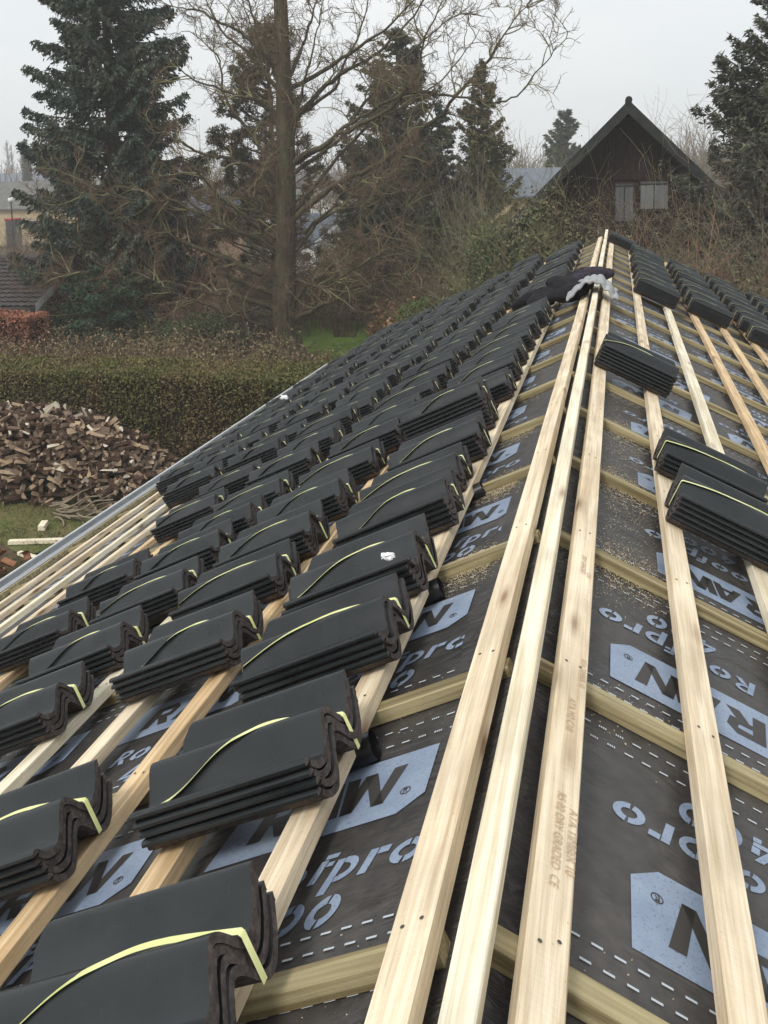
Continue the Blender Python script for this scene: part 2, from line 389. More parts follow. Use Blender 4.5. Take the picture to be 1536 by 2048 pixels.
for side in (-1, 1):
    y0b = Y0L if side < 0 else Y0R
    for k in range(-5, 20):
        yk = y0b + k * BAY
        if yk > YB - .9 or yk < YA + .1: continue
        tp = tips[side][k] if 0 <= k < 5 else (.2 + .25 * random.random())
        for r in range(7):
            t = tp + .76 * r
            y0 = yk + (.42 if side < 0 else .385)
            for q in mapped(LOGO, side, t, y0, .0008): pr.poly(q)
            for q in mapped(bigletters(), side, t, y0, .0016): dk.poly(q)
            for txt, u, v, h in (('pro', -.175, -.165, .066), ('Roof', -.45, -.155, .060), ('400', -.345, -.285, .066)):
                for q in mapped(word(txt, u, v, h), side, t, y0, .0008): pr.poly(q)
        rows = (.07, .112, .70, .765, .83) if side < 0 else (.068, .112, .72, .775, .84)
        for ri, ro in enumerate(rows):
            d = .10 + .02 * (ri % 2)
            while d < 5.0:
                y = yk + ro
                if not (ri in (2, 3) and int(d / .042) % 18 in (4, 5)):
                    ds_.poly([S(side, d, y, .0015), S(side, d + .021, y, .0015), S(side, d + .021, y + .0052, .0015), S(side, d, y + .0052, .0015)])
                else:
                    for qx in range(4):
                        dd = d + qx * .0052
                        ds_.poly([S(side, dd, y, .0015), S(side, dd + .0032, y, .0015), S(side, dd + .0032, y + .007, .0015), S(side, dd, y + .007, .0015)])
                d += .042
pr.build('printed_lettering', M['print'], underlay, recalc=False)
dk.build('logo_letters', M['printdark'], underlay, recalc=False)
ds_.build('printed_dashes', M['dash'], underlay, recalc=False)

# ridge strip of underlay, lapped down the left slope, crumpled
def ridge_strip():
    ys = np.linspace(YA, YB, 420); m_ = 12; V = []; Q = []
    for y in ys:
        wv = .15 + .05 * min(1, max(0, (y - 2.2) / .3)) + .012 * noise.noise(Vector((0, y * 1.1, 1)))
        for j in range(m_):
            d = .01 + (wv - .01) * j / (m_ - 1); e = 1 - j / (m_ - 1)
            n = .0055 + (.004 + .006 * e) * (noise.noise(Vector((d * 16, y * 8, 5))) * .5 + .5) * (.25 + .75 * e)
            V.append(tuple(S(-1, d, y, n)))
    for i in range(len(ys) - 1):
        for j in range(m_ - 1): Q.append((i * m_ + j, i * m_ + j + 1, (i + 1) * m_ + j + 1, (i + 1) * m_ + j))
    return np_mesh('ridge_strip', V, Q, smooth=True)
rs = link('ridge_strip', ridge_strip(), M['membrane'], house)
# battens with slightly irregular, eased edges
def timber(length, w_, h, seg=.35, flip=1, ease=.003, axis=1, nails=()):
    n = max(2, int(length / seg)); V = []; Q = []
    cs = [(ease, 0), (w_ - ease, 0), (w_, ease), (w_, h - ease), (w_ - ease, h), (ease, h), (0, h - ease), (0, ease)]
    ph = random.random() * 100
    for i in range(n + 1):
        t = length * i / n; j1 = noise.noise(Vector((t * .35, ph, 0))) * .007; j2 = noise.noise(Vector((t * 1.1, ph, 7))) * .0012
        for a, b in cs:
            x = flip * (a + j1); z = b + (j2 if b > h / 2 else 0)
            V.append((x, t, z) if axis == 1 else (t * flip, a + j1, z))
    for i in range(n):
        for j in range(8): Q.append((i * 8 + j, i * 8 + (j + 1) % 8, (i + 1) * 8 + (j + 1) % 8, (i + 1) * 8 + j))
    me = bpy.data.meshes.new('timber'); F = Q + [tuple(range(8)), tuple(range(n * 8, n * 8 + 8))]
    nv = len(V); mi = [0] * len(F)
    for (nx, ny) in nails:
        b = len(V)
        for k in range(6): V.append((nx + .0042 * math.cos(k * 1.047), ny + .0042 * math.sin(k * 1.047), h + .0016))
        F.append(tuple(range(b, b + 6))); mi.append(1)
    me.from_pydata(V, [], F); me.polygons.foreach_set('material_index', mi)
    bm = bmesh.new(); bm.from_mesh(me); bmesh.ops.recalc_face_normals(bm, faces=[f for f in bm.faces]); bm.to_mesh(me); bm.free(); return me
M['nail'] = mat('nail_head', (.06, .055, .05), .5, .5)
def nail_pts(side):
    y0b = Y0L if side < 0 else Y0R; out = []
    for k in range(0, 16):
        y = y0b + k * BAY - .025 - YA
        for a in (.018, .052): out.append(((a if side > 0 else -a) + random.uniform(-.004, .004), y + random.uniform(-.012, .012)))
    return out
Ld = [.0216] + [.3739 + .3455 * k for k in range(13)]
Rd = [.0676] + [.4030 + .3455 * k for k in range(13)]
ords = ['first', 'second', 'third', 'fourth', 'fifth', 'sixth', 'seventh', 'eighth', 'ninth', 'tenth', 'eleventh', 'twelfth', 'thirteenth', 'fourteenth', 'fifteenth', 'sixteenth', 'seventeenth', 'eighteenth', 'nineteenth', 'twentieth']
def nth(i):
    if i < 20: return ords[i]
    t = ['twentieth', 'thirtieth', 'fortieth']; tens = ['twenty', 'thirty', 'forty']; a, b = divmod(i + 1, 10)
    return t[a - 2] if b == 0 else tens[a - 2] + '-' + ords[b - 1]
for side, dd in ((-1, Ld), (1, Rd)):
    for k, d in enumerate(dd):
        m_ = M['pine']
        if side < 0: m_ = M[['pine', 'pine', 'pine_orange', 'pine_orange', 'pine', 'pine_pale'][k % 6]]
        else: m_ = M[['pine', 'pine', 'pine_pale', 'pine_orange', 'pine_orange', 'pine_orange'][k % 6]]
        yend = YB - .05 - random.random() * .15; 
        if side > 0 and k == 0: yend = 17.15
        me = timber(yend - YA, .073, ST - SB, flip=side, nails=nail_pts(side))
        o = link('batten', me, (m_, M['nail']), house, frame(side, d + random.uniform(-.003, .003) * (k > 1), YA, SB))
        if m_ is M['pine_orange']: o['label'] = 'orange toned pine batten'
        elif m_ is M['pine_pale']: o['label'] = 'pale whitish pine batten'
    y0b = Y0L if side < 0 else Y0R
    for k in range(-4, 21):
        y = y0b + k * BAY
        if y > YB - .02: break
        me = timber(4.98, .05, SB, axis=0, flip=side, ease=.002)
        link('counter_batten', me, M['treated'], house, frame(side, .012 + random.uniform(0, .02), y - .05, 0))
    # treated fillet under the eave course
    link('eave_fillet', timber(YB - YA - .1, .045, .045, flip=side), M['treated'], house, frame(side, 5.02, YA, .004))
# ridge batten laid over the joint
rb = link('ridge_batten', timber(18.9 - YA, .049, .05, flip=1), (M['pine_pale'], M['nail']), house, Matrix.Translation((-.002, YA, ZR + .05)))
rb['label'] = 'narrow pale ridge batten laid along the top'
# grading stamps
def stamp(txt, size, M4, parent, name='grading_stamp'):
    cu = bpy.data.curves.new('stamp', 'FONT'); cu.body = txt; cu.size = size; cu.space_line = 1.0
    t = bpy.data.objects.new('stamp', cu); COL.objects.link(t)
    dg = bpy.context.evaluated_depsgraph_get(); me = bpy.data.meshes.new_from_object(t.evaluated_get(dg)); bpy.data.objects.remove(t)
    o = link(name, me, M['stamp'], None, M4); o.parent = parent; o.matrix_parent_inverse = parent.matrix_world.inverted(); return o
r1 = [o for o in house.children if o.name.startswith('batten')]
bpy.context.view_layer.update()
def stampmat(side, d, y, up=True):      # text reading towards the viewer, along the batten
    F0 = frame(side, d, y, ST + .0022); return F0 @ Matrix.Rotation(R_(-90), 4, 'Z')
Rb0 = r1[len(Ld)]
for txt, dx, y, s in (('ATA TIMBER 10', .052, 1.26, .026), ('RS 02 DRY GRADED  C€'.replace('€', 'E'), .026, 1.29, .024), ('ATA M2 C18', .030, 1.60, .024), ('ATA TIMBER 10', .052, 1.78, .02), ('DRY GRADED', .03, 2.35, .022), ('C18', .05, 2.25, .02)):
    stamp(txt, s, stampmat(1, Rd[0] + dx, y * 1.12 + .30), Rb0)

# eave: flashing, gutter, fascia
for side in (-1, 1):
    f = MB()
    f.poly([S(side, 5.34, YA, .008), S(side, DE + .02, YA, .010), S(side, DE + .02, YB, .010), S(side, 5.34, YB, .008)])
    f.poly([S(side, DE + .02, YA, .010), S(side, DE + .03, YA, -.05), S(side, DE + .03, YB, -.05), S(side, DE + .02, YB, .010)])
    f.build('eave_flashing', M['zinc'], house, recalc=False)
    g = MB(); c = S(side, DE + .135, 0, -.02); rr = .115
    for r0, r1_ in ((rr, rr - .004),):
        arc = [(c.x + r * math.cos(R_(a)), c.z + r * math.sin(R_(a))) for r in (r0,) for a in np.linspace(180, 360, 15)]
        for (x0, z0), (x1, z1) in zip(arc[:-1], arc[1:]):
            g.poly([(x0, YA - .1, z0), (x1, YA - .1, z1), (x1, YB + .05, z1), (x0, YB + .05, z0)])
        arc2 = [(c.x + r1_ * math.cos(R_(a)), c.z + r1_ * math.sin(R_(a))) for a in np.linspace(180, 360, 15)]
        for (x0, z0), (x1, z1) in zip(arc2[:-1], arc2[1:]):
            g.poly([(x0, YA - .1, z0), (x0, YB + .05, z0), (x1, YB + .05, z1), (x1, YA - .1, z1)])
    go = g.build('gutter', M['zinc'], house, recalc=False, smooth=True)
    b = MB(); xo = c.x + side * rr
    b.tube([(xo, YA - .1, c.z + .004), (xo, YB + .05, c.z + .004)], .011, 8)
    b.build('gutter_bead', M['white_paint'], go)
    fa = MB(); xf = S(side, DE - .02, 0, -.03).x
    fa.box(xf - .012, xf + .012, YA, YB, S(side, DE, 0).z - .22, S(side, DE, 0).z - .03); fa.build('fascia', M['white_paint'], house)
# roof deck under the sheet, walls and gables
def slab(side, d0, d1, n0, n1, y0, y1, name, m_):
    b = MB(); P = [S(side, d, y, n) for n in (n0, n1) for d, y in ((d0, y0), (d1, y0), (d1, y1), (d0, y1))]
    n = len(b.v); b.v += [tuple(p) for p in P]
    for ff in ((0, 3, 2, 1), (4, 5, 6, 7), (0, 1, 5, 4), (1, 2, 6, 5), (2, 3, 7, 6), (3, 0, 4, 7)): b.f.append(tuple(n + i for i in ff)); b.m.append(0)
    return b.build(name, m_, house)
for side in (-1, 1): slab(side, .02 if side < 0 else .03, DE - .03, -.13, -.016, YA + .03, YB - .03, 'rafter_deck', M['ply'])
wx = DE * CA - .55
wb = MB()
wb.box(-wx, -wx + .3, YA + .4, YB - .4, 0, 2.62); wb.box(wx - .3, wx, YA + .4, YB - .4, 0, 2.62)
wb.box(-wx + .3, wx - .3, YA + .4, YA + .7, 0, 2.6); wb.box(-wx + .3, wx - .3, YB - .7, YB - .4, 0, 2.6)
part('wall', wb, M['brick'])
for y in (YA + .42, YB - .5):
    gb = MB(); zt = ZR - .15
    A_ = [(-wx, y, 2.63), (wx, y, 2.63), (0, y, zt)]; B_ = [(x, y + .08, z) for x, y_, z in A_]
    gb.poly(A_[::-1]); gb.poly(B_); 
    for i in range(3): gb.poly([A_[i], A_[(i + 1) % 3], B_[(i + 1) % 3], B_[i]])
    part('gable', gb, M['ply'])

# sawdust lying on the sheet next to the cut counter battens
sv = []; st_ = []
def dust(side, yc, dc, sy, sdd, n):
    for i in range(n):
        d = abs(random.gauss(dc, sdd)); y = yc + abs(random.gauss(0, sy)) * random.choice((1, 1, -1))
        s = random.uniform(.0008, .0022); a = random.random() * 6.28
        for kk in range(3):
            an = a + kk * 2.1 + random.uniform(-.4, .4); r = s * (2.2 if kk == 0 and random.random() < .25 else 1)
            sv.append(tuple(S(side, d + r * math.cos(an), y + r * math.sin(an), .0045 + random.random() * .003)))
        st_.append((len(sv) - 3, len(sv) - 2, len(sv) - 1))
for k, n in ((0, 15), (1, 150), (2, 3400), (3, 4200), (4, 3000), (5, 900), (6, 500), (7, 300)):
    dust(1, Y0R + k * BAY + .03, .24, .09, .10, n); dust(1, Y0R + k * BAY - .09, .26, .10, .10, n // 2)
    if k > 1: dust(1, Y0R + k * BAY + .4, .24, .22, .10, n // 3)
for k, n in ((0, 15), (1, 40), (2, 2600), (3, 3600), (4, 2000), (5, 500)):
    dust(-1, Y0L + k * BAY - .09, .27, .06, .07, n); dust(-1, Y0L + k * BAY + .05, .27, .05, .06, n // 3)
tag(link('sawdust', np_mesh('sawdust', sv, tris=st_), M['sawdust']), 'loose pale sawdust scattered beside the counter battens', 'sawdust', kind='stuff')

# ================================================================== tile bundles
TW, TL = .318, .462
prof = [(-.005, .023), (-.004, .029), (.003, .034), (.012, .033), (.021, .024), (.032, .011), (.045, .004), (.058, .001), (.070, .0)]
for i in range(1, 13):
    t = i / 12; prof.append((.070 + .078 * t, .064 * (.5 - .5 * math.cos(math.pi * t))))
for i in range(1, 12):
    t = i / 11; prof.append((.148 + .080 * t, .064 * (.5 + .5 * math.cos(math.pi * t))))
for i in range(1, 9):
    t = i / 8; prof.append((.228 + .074 * t, .058 * (1 - math.cos(math.pi / 2 * t))))
prof += [(.308, .062), (.316, .062)]
def tile_top(y):
    for (a, b), (c, d) in zip(prof[:-1], prof[1:]):
        if a <= y <= c: return b + (d - b) * (y - a) / max(1e-6, c - a)
    return prof[-1][1]
def tile_mesh(side):
    n = len(prof); th = .0165
    top = [Vector((0, y, z)) for y, z in prof]; nor = []
    for i in range(n):
        t = (top[min(i + 1, n - 1)] - top[max(i - 1, 0)]).normalized(); nor.append(Vector((0, -t.z, t.y)))
    low = [top[i] - nor[i] * th * (.72 + .28 * nor[i].z ** 2) for i in range(n)]
    low[0] = top[0] + Vector((0, .018, -.001)); low[1] = top[1] + Vector((0, .019, -.006)); low[2] = top[2] + Vector((0, .017, -.013)); low[3] = top[3] + Vector((0, .010, -.015)); low[-1] = top[-1] - Vector((0, .002, .012))
    sx = 1 if side > 0 else -1; xs = [0, .012, .10, .20, .30, TL - .045, TL]
    V = []; Q = []; mi = []
    rg = random.Random(5)
    for xi, x in enumerate(xs):
        for row, tb in ((top, 1), (low, 0)):
            for i, p in enumerate(row):
                xx = x
                if x == TL:
                    e = (p.y - (TW - .035)) / .035
                    if e > 0: xx = TL - .038 * min(1, e)
                    if p.y < .02: xx = TL - .012
                if xi == 0: xx = rg.uniform(0, .0012)
                zz = p.z + 0
                V.append((sx * xx, p.y, zz))
    def idx(xi, tb, i): return xi * 2 * n + (0 if tb else n) + i
    for xi in range(len(xs) - 1):
        for i in range(n - 1):
            Q.append((idx(xi, 1, i), idx(xi, 1, i + 1), idx(xi + 1, 1, i + 1), idx(xi + 1, 1, i))); mi.append(0)
            Q.append((idx(xi, 0, i), idx(xi + 1, 0, i), idx(xi + 1, 0, i + 1), idx(xi, 0, i + 1))); mi.append(1)
        Q.append((idx(xi, 1, 0), idx(xi + 1, 1, 0), idx(xi + 1, 0, 0), idx(xi, 0, 0))); mi.append(0)
        Q.append((idx(xi, 1, n - 1), idx(xi, 0, n - 1), idx(xi + 1, 0, n - 1), idx(xi + 1, 1, n - 1))); mi.append(0)
    for i in range(n - 1):
        Q.append((idx(0, 1, i), idx(0, 0, i), idx(0, 0, i + 1), idx(0, 1, i + 1))); mi.append(1)
        e = len(xs) - 1; Q.append((idx(e, 1, i), idx(e, 1, i + 1), idx(e, 0, i + 1), idx(e, 0, i))); mi.append(1)
    me = bpy.data.meshes.new('roof_tile'); me.from_pydata(V, [], Q)
    for m_ in (M['coat'], M['raw']): me.materials.append(m_)
    me.polygons.foreach_set('material_index', mi)
    bm = bmesh.new(); bm.from_mesh(me); bmesh.ops.recalc_face_normals(bm, faces=bm.faces)
    for f in bm.faces: f.smooth = f.material_index == 0
    for e in bm.edges:
        if len(e.link_faces) == 2 and e.calc_face_angle(0) > .6: e.smooth = False
    bm.to_mesh(me); bm.free(); return me
STEP = .0212
def strap_mesh(side, n, var=0):
    sx = 1 if side > 0 else -1; top = (n - 1) * STEP; sy = 0.0
    pts = []
    ya, yb = (.205, .075) if side < 0 else (.105, .205); ya += (0, .012, -.008)[var % 3]; yb += (0, -.022, .026)[var % 3]      # at the ridge end, at the lower end
    N = 40; w_ = .0078
    hull = []
    for i in range(N + 1):
        t = i / N; y = ya + (yb - ya) * t
        hull.append((TL * t, y, max(tile_top(y), tile_top(y - .006), tile_top(y + .006)) + .0035))
    # stretch tight over the dips
    xs = [h[0] for h in hull]; zs = [h[2] for h in hull]
    for it in range(5):
        for i in range(1, N): zs[i] = max(hull[i][2], .35 * zs[i] + .325 * (zs[i - 1] + zs[i + 1]))
    V = []; F = []
    line = [(-.003, ya, tile_top(ya) - .016 - top), (-.004, ya, zs[0] - .006)] + [(xs[i], hull[i][1], zs[i]) for i in range(N + 1)] + [(TL + .004, yb, zs[-1] - .006), (TL + .003, yb, tile_top(yb) - .016 - top)]
    for i, (x, y, z) in enumerate(line):
        for s in (-1, 1):
            yy = y + s * w_; zz = z
            V.append((sx * x, yy + sy + (0 if z > .0 else 0), zz + top))
    for i in range(len(line) - 1): F.append((2 * i, 2 * i + 1, 2 * i + 3, 2 * i + 2))
    me = bpy.data.meshes.new('strap'); me.from_pydata(V, [], F); me.materials.append(M['strap']); me.polygons.foreach_set('use_smooth', [True] * len(F)); return me
TM = {s: tile_mesh(s) for s in (-1, 1)}
SM = {}
protos = {}
def make_bundle(side, n, var):
    rg = random.Random(n * 10 + var)
    e = empty('tile_bundle')
    for k in range(n):
        o = link('roof_tile', TM[side], (), e)
        o.location = (rg.uniform(-.008, .008) * (1 if k else 0), rg.uniform(-.004, .004), STEP * k + .002)
        o.rotation_euler = (0, 0, rg.uniform(-.008, .008))
    s = link('strap', strap_mesh(side, n, var), (), e)
    return e
def dup(root):
    r = root.copy(); COL.objects.link(r)
    for ch in list(root.children):
        c = ch.copy(); COL.objects.link(c); c.parent = r
    return r
used = set()
def bundle(side, d, ynear, n, var, label, group, dry=0.0, lift=0.0):
    key = (side, n, var)
    if key not in protos: protos[key] = make_bundle(*key)
    e = protos[key] if key not in used else dup(protos[key]); used.add(key)
    Mx = frame(side, d, ynear, ST + .0155 + lift) @ Matrix.Rotation(random.gauss(0, .017) + dry, 4, 'Z')
    e.matrix_world = Mx
    return tag(e, label, 'tile bundle', group)
ROW = ['in the row beside the ridge', 'in the second row down', 'in the third row down', 'in the fourth row down', 'in the fifth row down', 'in the lowest row']
def seq(first, start, stop, pitch): 
    out = list(first); y = start
    while y < stop: out.append(y); y += pitch * random.uniform(.93, 1.07)
    return out
CR = .160       # crest offset from the near edge
P2 = .6906
left = [seq([1.22, 1.88, 2.46, 2.92, 3.49, 3.94, 4.40, 5.02], 5.60, 17.0, .53),
        seq([1.88, 2.87, 3.44, 3.87, 4.34, 4.97, 5.47], 6.0, 17.0, .54),
        seq([2.83, 3.32, 3.84, 4.31, 4.70, 5.23, 5.83, 6.34], 6.86, 17.0, .53),
        seq([3.95, 4.59, 5.69, 6.34, 6.92], 7.45, 17.0, .53), seq([7.12, 7.66, 8.17, 8.76], 9.28, 16.9, .54), seq([8.19, 8.70, 9.15, 9.66], 10.1, 16.9, .51)]
for r, ys in enumerate(left):
    for i, yc in enumerate(ys):
        n = random.choice((4, 5, 5, 6)) if yc > 6 else [4, 4, 4, 5, 5, 4, 5, 5][i % 8]
        d = .355 + P2 * r + random.uniform(-.025, .035)
        if r == 0 and i == 7: n = 9
        if r == 0 and 9.2 < yc < 10.2: continue
        if r == 1 and yc > 16.4: n = 8
        if r == 0 and i == 0: n = 4; d = .305
        lab = 'left slope tile bundle %s from the camera %s' % (nth(i), ROW[r])
        if r == 0 and i == 7: lab = 'extra tall strapped black tile bundle beside the ridge battens on the left slope'
        bundle(-1, d, yc - CR + .02 - .012 * (n - 4), n, i % 3, lab, 'strapped tile bundles on the left slope')
ROWR = ['on the lower side of the top batten', 'in the row nearest the ridge', 'in the second row', 'in the third row', 'in the fourth row', 'in the fifth row']
bundle(1, .055, 5.84, 6, 0, 'lone strapped black tile bundle lying across the two topmost right battens', 'strapped tile bundles on the right slope', -.03)
bundle(1, .385, 4.19, 4, 1, 'farther of two strapped tile bundles near the right edge of the photo', 'strapped tile bundles on the right slope', .02)
bundle(1, .405, 3.60, 5, 1, 'nearest strapped tile bundle on the right slope, with yellow strap across it', 'strapped tile bundles on the right slope', -.02)
bundle(1, .02, 16.3, 5, 2, 'farthest strapped tile bundle, at the far end right beside the ridge tip', 'strapped tile bundles on the right slope')
right = [(.395, seq([10.83], 11.56, 16.0, .72)), (1.04, seq([11.30], 11.95, 16.8, .71)), (1.72, seq([11.2], 11.9, 16.9, .71)), (2.41, seq([11.0], 11.7, 17.0, .72)), (3.10, seq([12.4], 13.1, 17.0, .72)), (3.79, seq([14.2], 14.9, 17.0, .72))]
for r, (d, ys) in enumerate(right):
    for i, yc in enumerate(ys):
        n = random.choice((5, 5, 6)) if i else 6
        bundle(1, d + random.uniform(-.015, .015), yc - CR, n, i % 3, 'right slope tile bundle %s from the camera %s' % (nth(i), ROWR[r + 1] if r < 5 else 'in the lowest row'), 'strapped tile bundles on the right slope')

# crumpled white plastic scraps caught on two bundles
def scrap(name, loc, s, label):
    bm = bmesh.new(); bmesh.ops.create_icosphere(bm, subdivisions=3, radius=1)
    for v in bm.verts:
        n = noise.noise(v.co * 1.7 + Vector((s * 900, 0, 0))) ; n2 = noise.noise(v.co * 4)
        v.co = Vector((v.co.x * (1 + .9 * n), v.co.y * (.8 - .7 * n2), v.co.z * (.55 + .8 * n))) * s
    me = bpy.data.meshes.new(name); bm.to_mesh(me); bm.free()
    o = link(name, me, M['plastic_white']); o.location = loc; return tag(o, label, 'plastic scrap')
scrap('plastic_scrap', S(-1, .37, 2.70, ST + .178), .019, 'crumpled white plastic scrap on a tile bundle beside the ridge')
scrap('plastic_scrap', S(-1, 3.78, 10.55, ST + .20), .045, 'crumpled white plastic scrap on a tile bundle down by the gutter')
# short black pipe stubs under the top batten
for y, lb in ((2.03, 'short black plastic pipe end poking out below the left top batten, nearest'), (2.92, 'black plastic pipe end beside the left batten, second from the camera'), (3.92, 'black plastic pipe end beside the left batten, third from the camera')):
    b = MB(); c0 = S(-1, .42, y, .03); c1 = S(-1, .338, y + .01, .032)
    b.tube([c0, c1], .034, 20, cap=False); b.tube([c1, c0], .031, 20, cap=False); b.tube([c0.lerp(c1, .3), c0.lerp(c1, .32)], .031, 20, cap=True)
    tag(b.build('pipe_end', M['black_plastic'], None, smooth=True), lb, 'pipe')

# ================================================================== clothes left on the ridge
def cloth_lump(name, blobs, m_, label, cat, vox=.016, amp=.018, parent=None):
    bm = bmesh.new(); k_ = .70; O_ = Vector((-.03, 9.0, ZR + .05)); T_ = Vector((.02, .75, .0)); blobs = [(T_ + O_ + (Vector(c) - O_) * k_, tuple(q * k_ for q in r), rot) for c, r, rot in blobs]
    for (c, r, rot) in blobs:
        Mx = Matrix.Translation(c) @ Matrix.Rotation(rot[2], 4, 'Z') @ Matrix.Rotation(rot[1], 4, 'Y') @ Matrix.Diagonal((*r, 1))
        bmesh.ops.create_icosphere(bm, subdivisions=3, radius=1, matrix=Mx)
    me = bpy.data.meshes.new(name); bm.to_mesh(me); bm.free()
    o = bpy.data.objects.new(name, me); COL.objects.link(o)
    md = o.modifiers.new('r', 'REMESH'); md.mode = 'VOXEL'; md.voxel_size = vox
    dg = bpy.context.evaluated_depsgraph_get(); me2 = bpy.data.meshes.new_from_object(o.evaluated_get(dg)); bpy.data.objects.remove(o)
    me2.update(); nr = [v.normal.copy() for v in me2.vertices]
    for v, n in zip(me2.vertices, nr):
        p = v.co; k = (1 - abs(noise.noise(Vector((p.x * 6, p.y * 11, p.z * 9))))) ** 3 - .5
        v.co = p + n * (amp * k + amp * .6 * noise.noise(p * 16))
    me2.polygons.foreach_set('use_smooth', [True] * len(me2.polygons))
    o = link(name, me2, m_); return tag(o, label, cat) if label else o
cloth_lump('jacket', [(S(-1, .30, 8.7, .24), (.30, .34, .15), (0, .3, .2)), (S(-1, .62, 8.5, .26), (.26, .26, .12), (0, -.4, .1)), (S(-1, .16, 9.2, .22), (.22, .34, .14), (0, -.2, .5)),
                      (S(-1, .86, 9.0, .30), (.30, .10, .09), (0, -.42, .35)), (S(-1, 1.05, 8.9, .30), (.10, .085, .08), (0, -.4, .3)), (S(-1, .25, 8.35, .20), (.26, .16, .12), (0, -.3, 0))], M['black_cloth'],
           'dark jacket dropped in a heap over tile bundles beside the ridge', 'jacket')
cloth_lump('sweater', [((-.02, 9.35, ZR + .23), (.26, .22, .09), (0, .1, .5)), ((-.22, 9.1, ZR + .18), (.20, .16, .09), (0, -.3, .3)), ((.10, 9.75, ZR + .20), (.14, .2, .08), (0, .2, .2)), ((-.42, 8.95, ZR + .10), (.22, .13, .08), (0, -.45, .3))], M['purple_cloth'],
           'dark purple grey sweater lying over the ridge battens beside the jacket', 'sweater', vox=.016, amp=.022)
# grey fleece folded in layers over the ridge
def fleece():
    V = []; Q = []; nx, ny = 44, 22
    for j in range(ny):
        v = j / (ny - 1)
        for i in range(nx):
            u = i / (nx - 1); x = -.215 + .43 * u; y = 8.86 + .58 * v + .06 * math.sin(3 * u)
            z = .185 - 1.25 * max(0, abs(x) - .05) ** 1.25 - .1 * max(0, abs(x) - .15) + .016 * math.sin(u * 40 + 3 * noise.noise(Vector((x * 5, y * 3, 0)))) * (.3 + u) + .03 * noise.noise(Vector((x * 6, y * 6, 2)))
            z = max(z, -abs(x) * math.tan(PITCH) + .055)
            z -= .03 * max(0, .14 - v) / .14 * (.5 + .5 * math.sin(u * 9))
            V.append((x, y, ZR + z))
    for j in range(ny - 1):
        for i in range(nx - 1): Q.append((j * nx + i, j * nx + i + 1, (j + 1) * nx + i + 1, (j + 1) * nx + i))
    me = bpy.data.meshes.new('fleece'); me.from_pydata(V, [], Q)
    o = bpy.data.objects.new('f', me); COL.objects.link(o); md = o.modifiers.new('s', 'SOLIDIFY'); md.thickness = .028; md.offset = 1
    ss = o.modifiers.new('b', 'SUBSURF'); ss.levels = 1; ss.render_levels = 1
    dg = bpy.context.evaluated_depsgraph_get(); me2 = bpy.data.meshes.new_from_object(o.evaluated_get(dg)); bpy.data.objects.remove(o)
    me2.polygons.foreach_set('use_smooth', [True] * len(me2.polygons)); return me2
tag(link('fleece', fleece(), M['grey_cloth']), 'light grey fleece folded over the ridge battens in front of the jacket', 'fleece')

# ================================================================== ground
M['earth'] = noisy('earth', [(.25, (.035, .03, .018)), (.5, (.06, .055, .028)), (.7, (.085, .07, .04))], .35, .95, .6, .05, 8)
M['grass_near'] = noisy('winter_lawn', [(.28, (.14, .105, .06)), (.44, (.15, .135, .055)), (.58, (.10, .115, .036)), (.75, (.19, .155, .08))], 1.1, .95, .8, .05, 9)
M['grass_green'] = noisy('green_lawn', [(.3, (.10, .17, .028)), (.7, (.16, .25, .045))], 1.5, .9, .6, .04, 7)
M['mud'] = noisy('mud', [(.3, (.05, .036, .024)), (.7, (.12, .085, .05))], 2.5, .9, .8, .05, 8)
def sheet(name, x0, x1, y0, y1, z, m_, nx=1, ny=1, amp=0.0, edge=0.0):
    V = []; Q = []
    for j in range(ny + 1):
        for i in range(nx + 1):
            x = x0 + (x1 - x0) * i / nx; y = y0 + (y1 - y0) * j / ny
            if edge and (i in (0, nx) or j in (0, ny)): x += edge * noise.noise(Vector((x, y, 1))); y += edge * noise.noise(Vector((x, y, 9)))
            V.append((x, y, z + amp * (noise.noise(Vector((x * .5, y * .5, 0))) + .5)))
    for j in range(ny):
        for i in range(nx): a = j * (nx + 1) + i; Q.append((a, a + 1, a + nx + 2, a + nx + 1))
    return tag(link(name, np_mesh(name, V, Q, smooth=True), m_), kind='structure')
sheet('ground', -415, 415, -120, 490, 0, M['earth'])
sheet('yard_lawn', -22, -4.2, 5, 18.4, .004, M['grass_near'], 30, 20, .0, .4)
sheet('neighbour_lawn', -12.6, -4.6, 31.5, 40.5, .004, M['grass_green'], 16, 16, .0, .5)
sheet('muddy_patch', -12.5, -7.6, 10.6, 14.3, .008, M['mud'], 14, 10, .0, .9)

# ================================================================== vegetation tools
def rand_dirs(n, up=0.0):
    v = RNG.normal(size=(n, 3)); v[:, 2] += up; return v / np.linalg.norm(v, axis=1)[:, None]
def leaves(P, D, L_, W_, rng=RNG):
    """one slim diamond per point: P centre, D direction, length, width"""
    n = len(P); L_ = np.broadcast_to(L_, n)[:, None]; W_ = np.broadcast_to(W_, n)[:, None]
    A = np.cross(D, rng.normal(size=(n, 3))); A /= np.linalg.norm(A, axis=1)[:, None] + 1e-9
    V = np.stack([P - D * L_ * .5, P + A * W_ * .5, P + D * L_ * .5, P - A * W_ * .5], axis=1).reshape(-1, 3)
    return V, np.arange(n * 4).reshape(-1, 4)
def leaf_obj(name, Ps, Ds, L_, W_, m_, parent=None):
    V, Q = leaves(np.asarray(Ps), np.asarray(Ds), L_, W_); return link(name, np_mesh(name, V, Q), m_, parent)
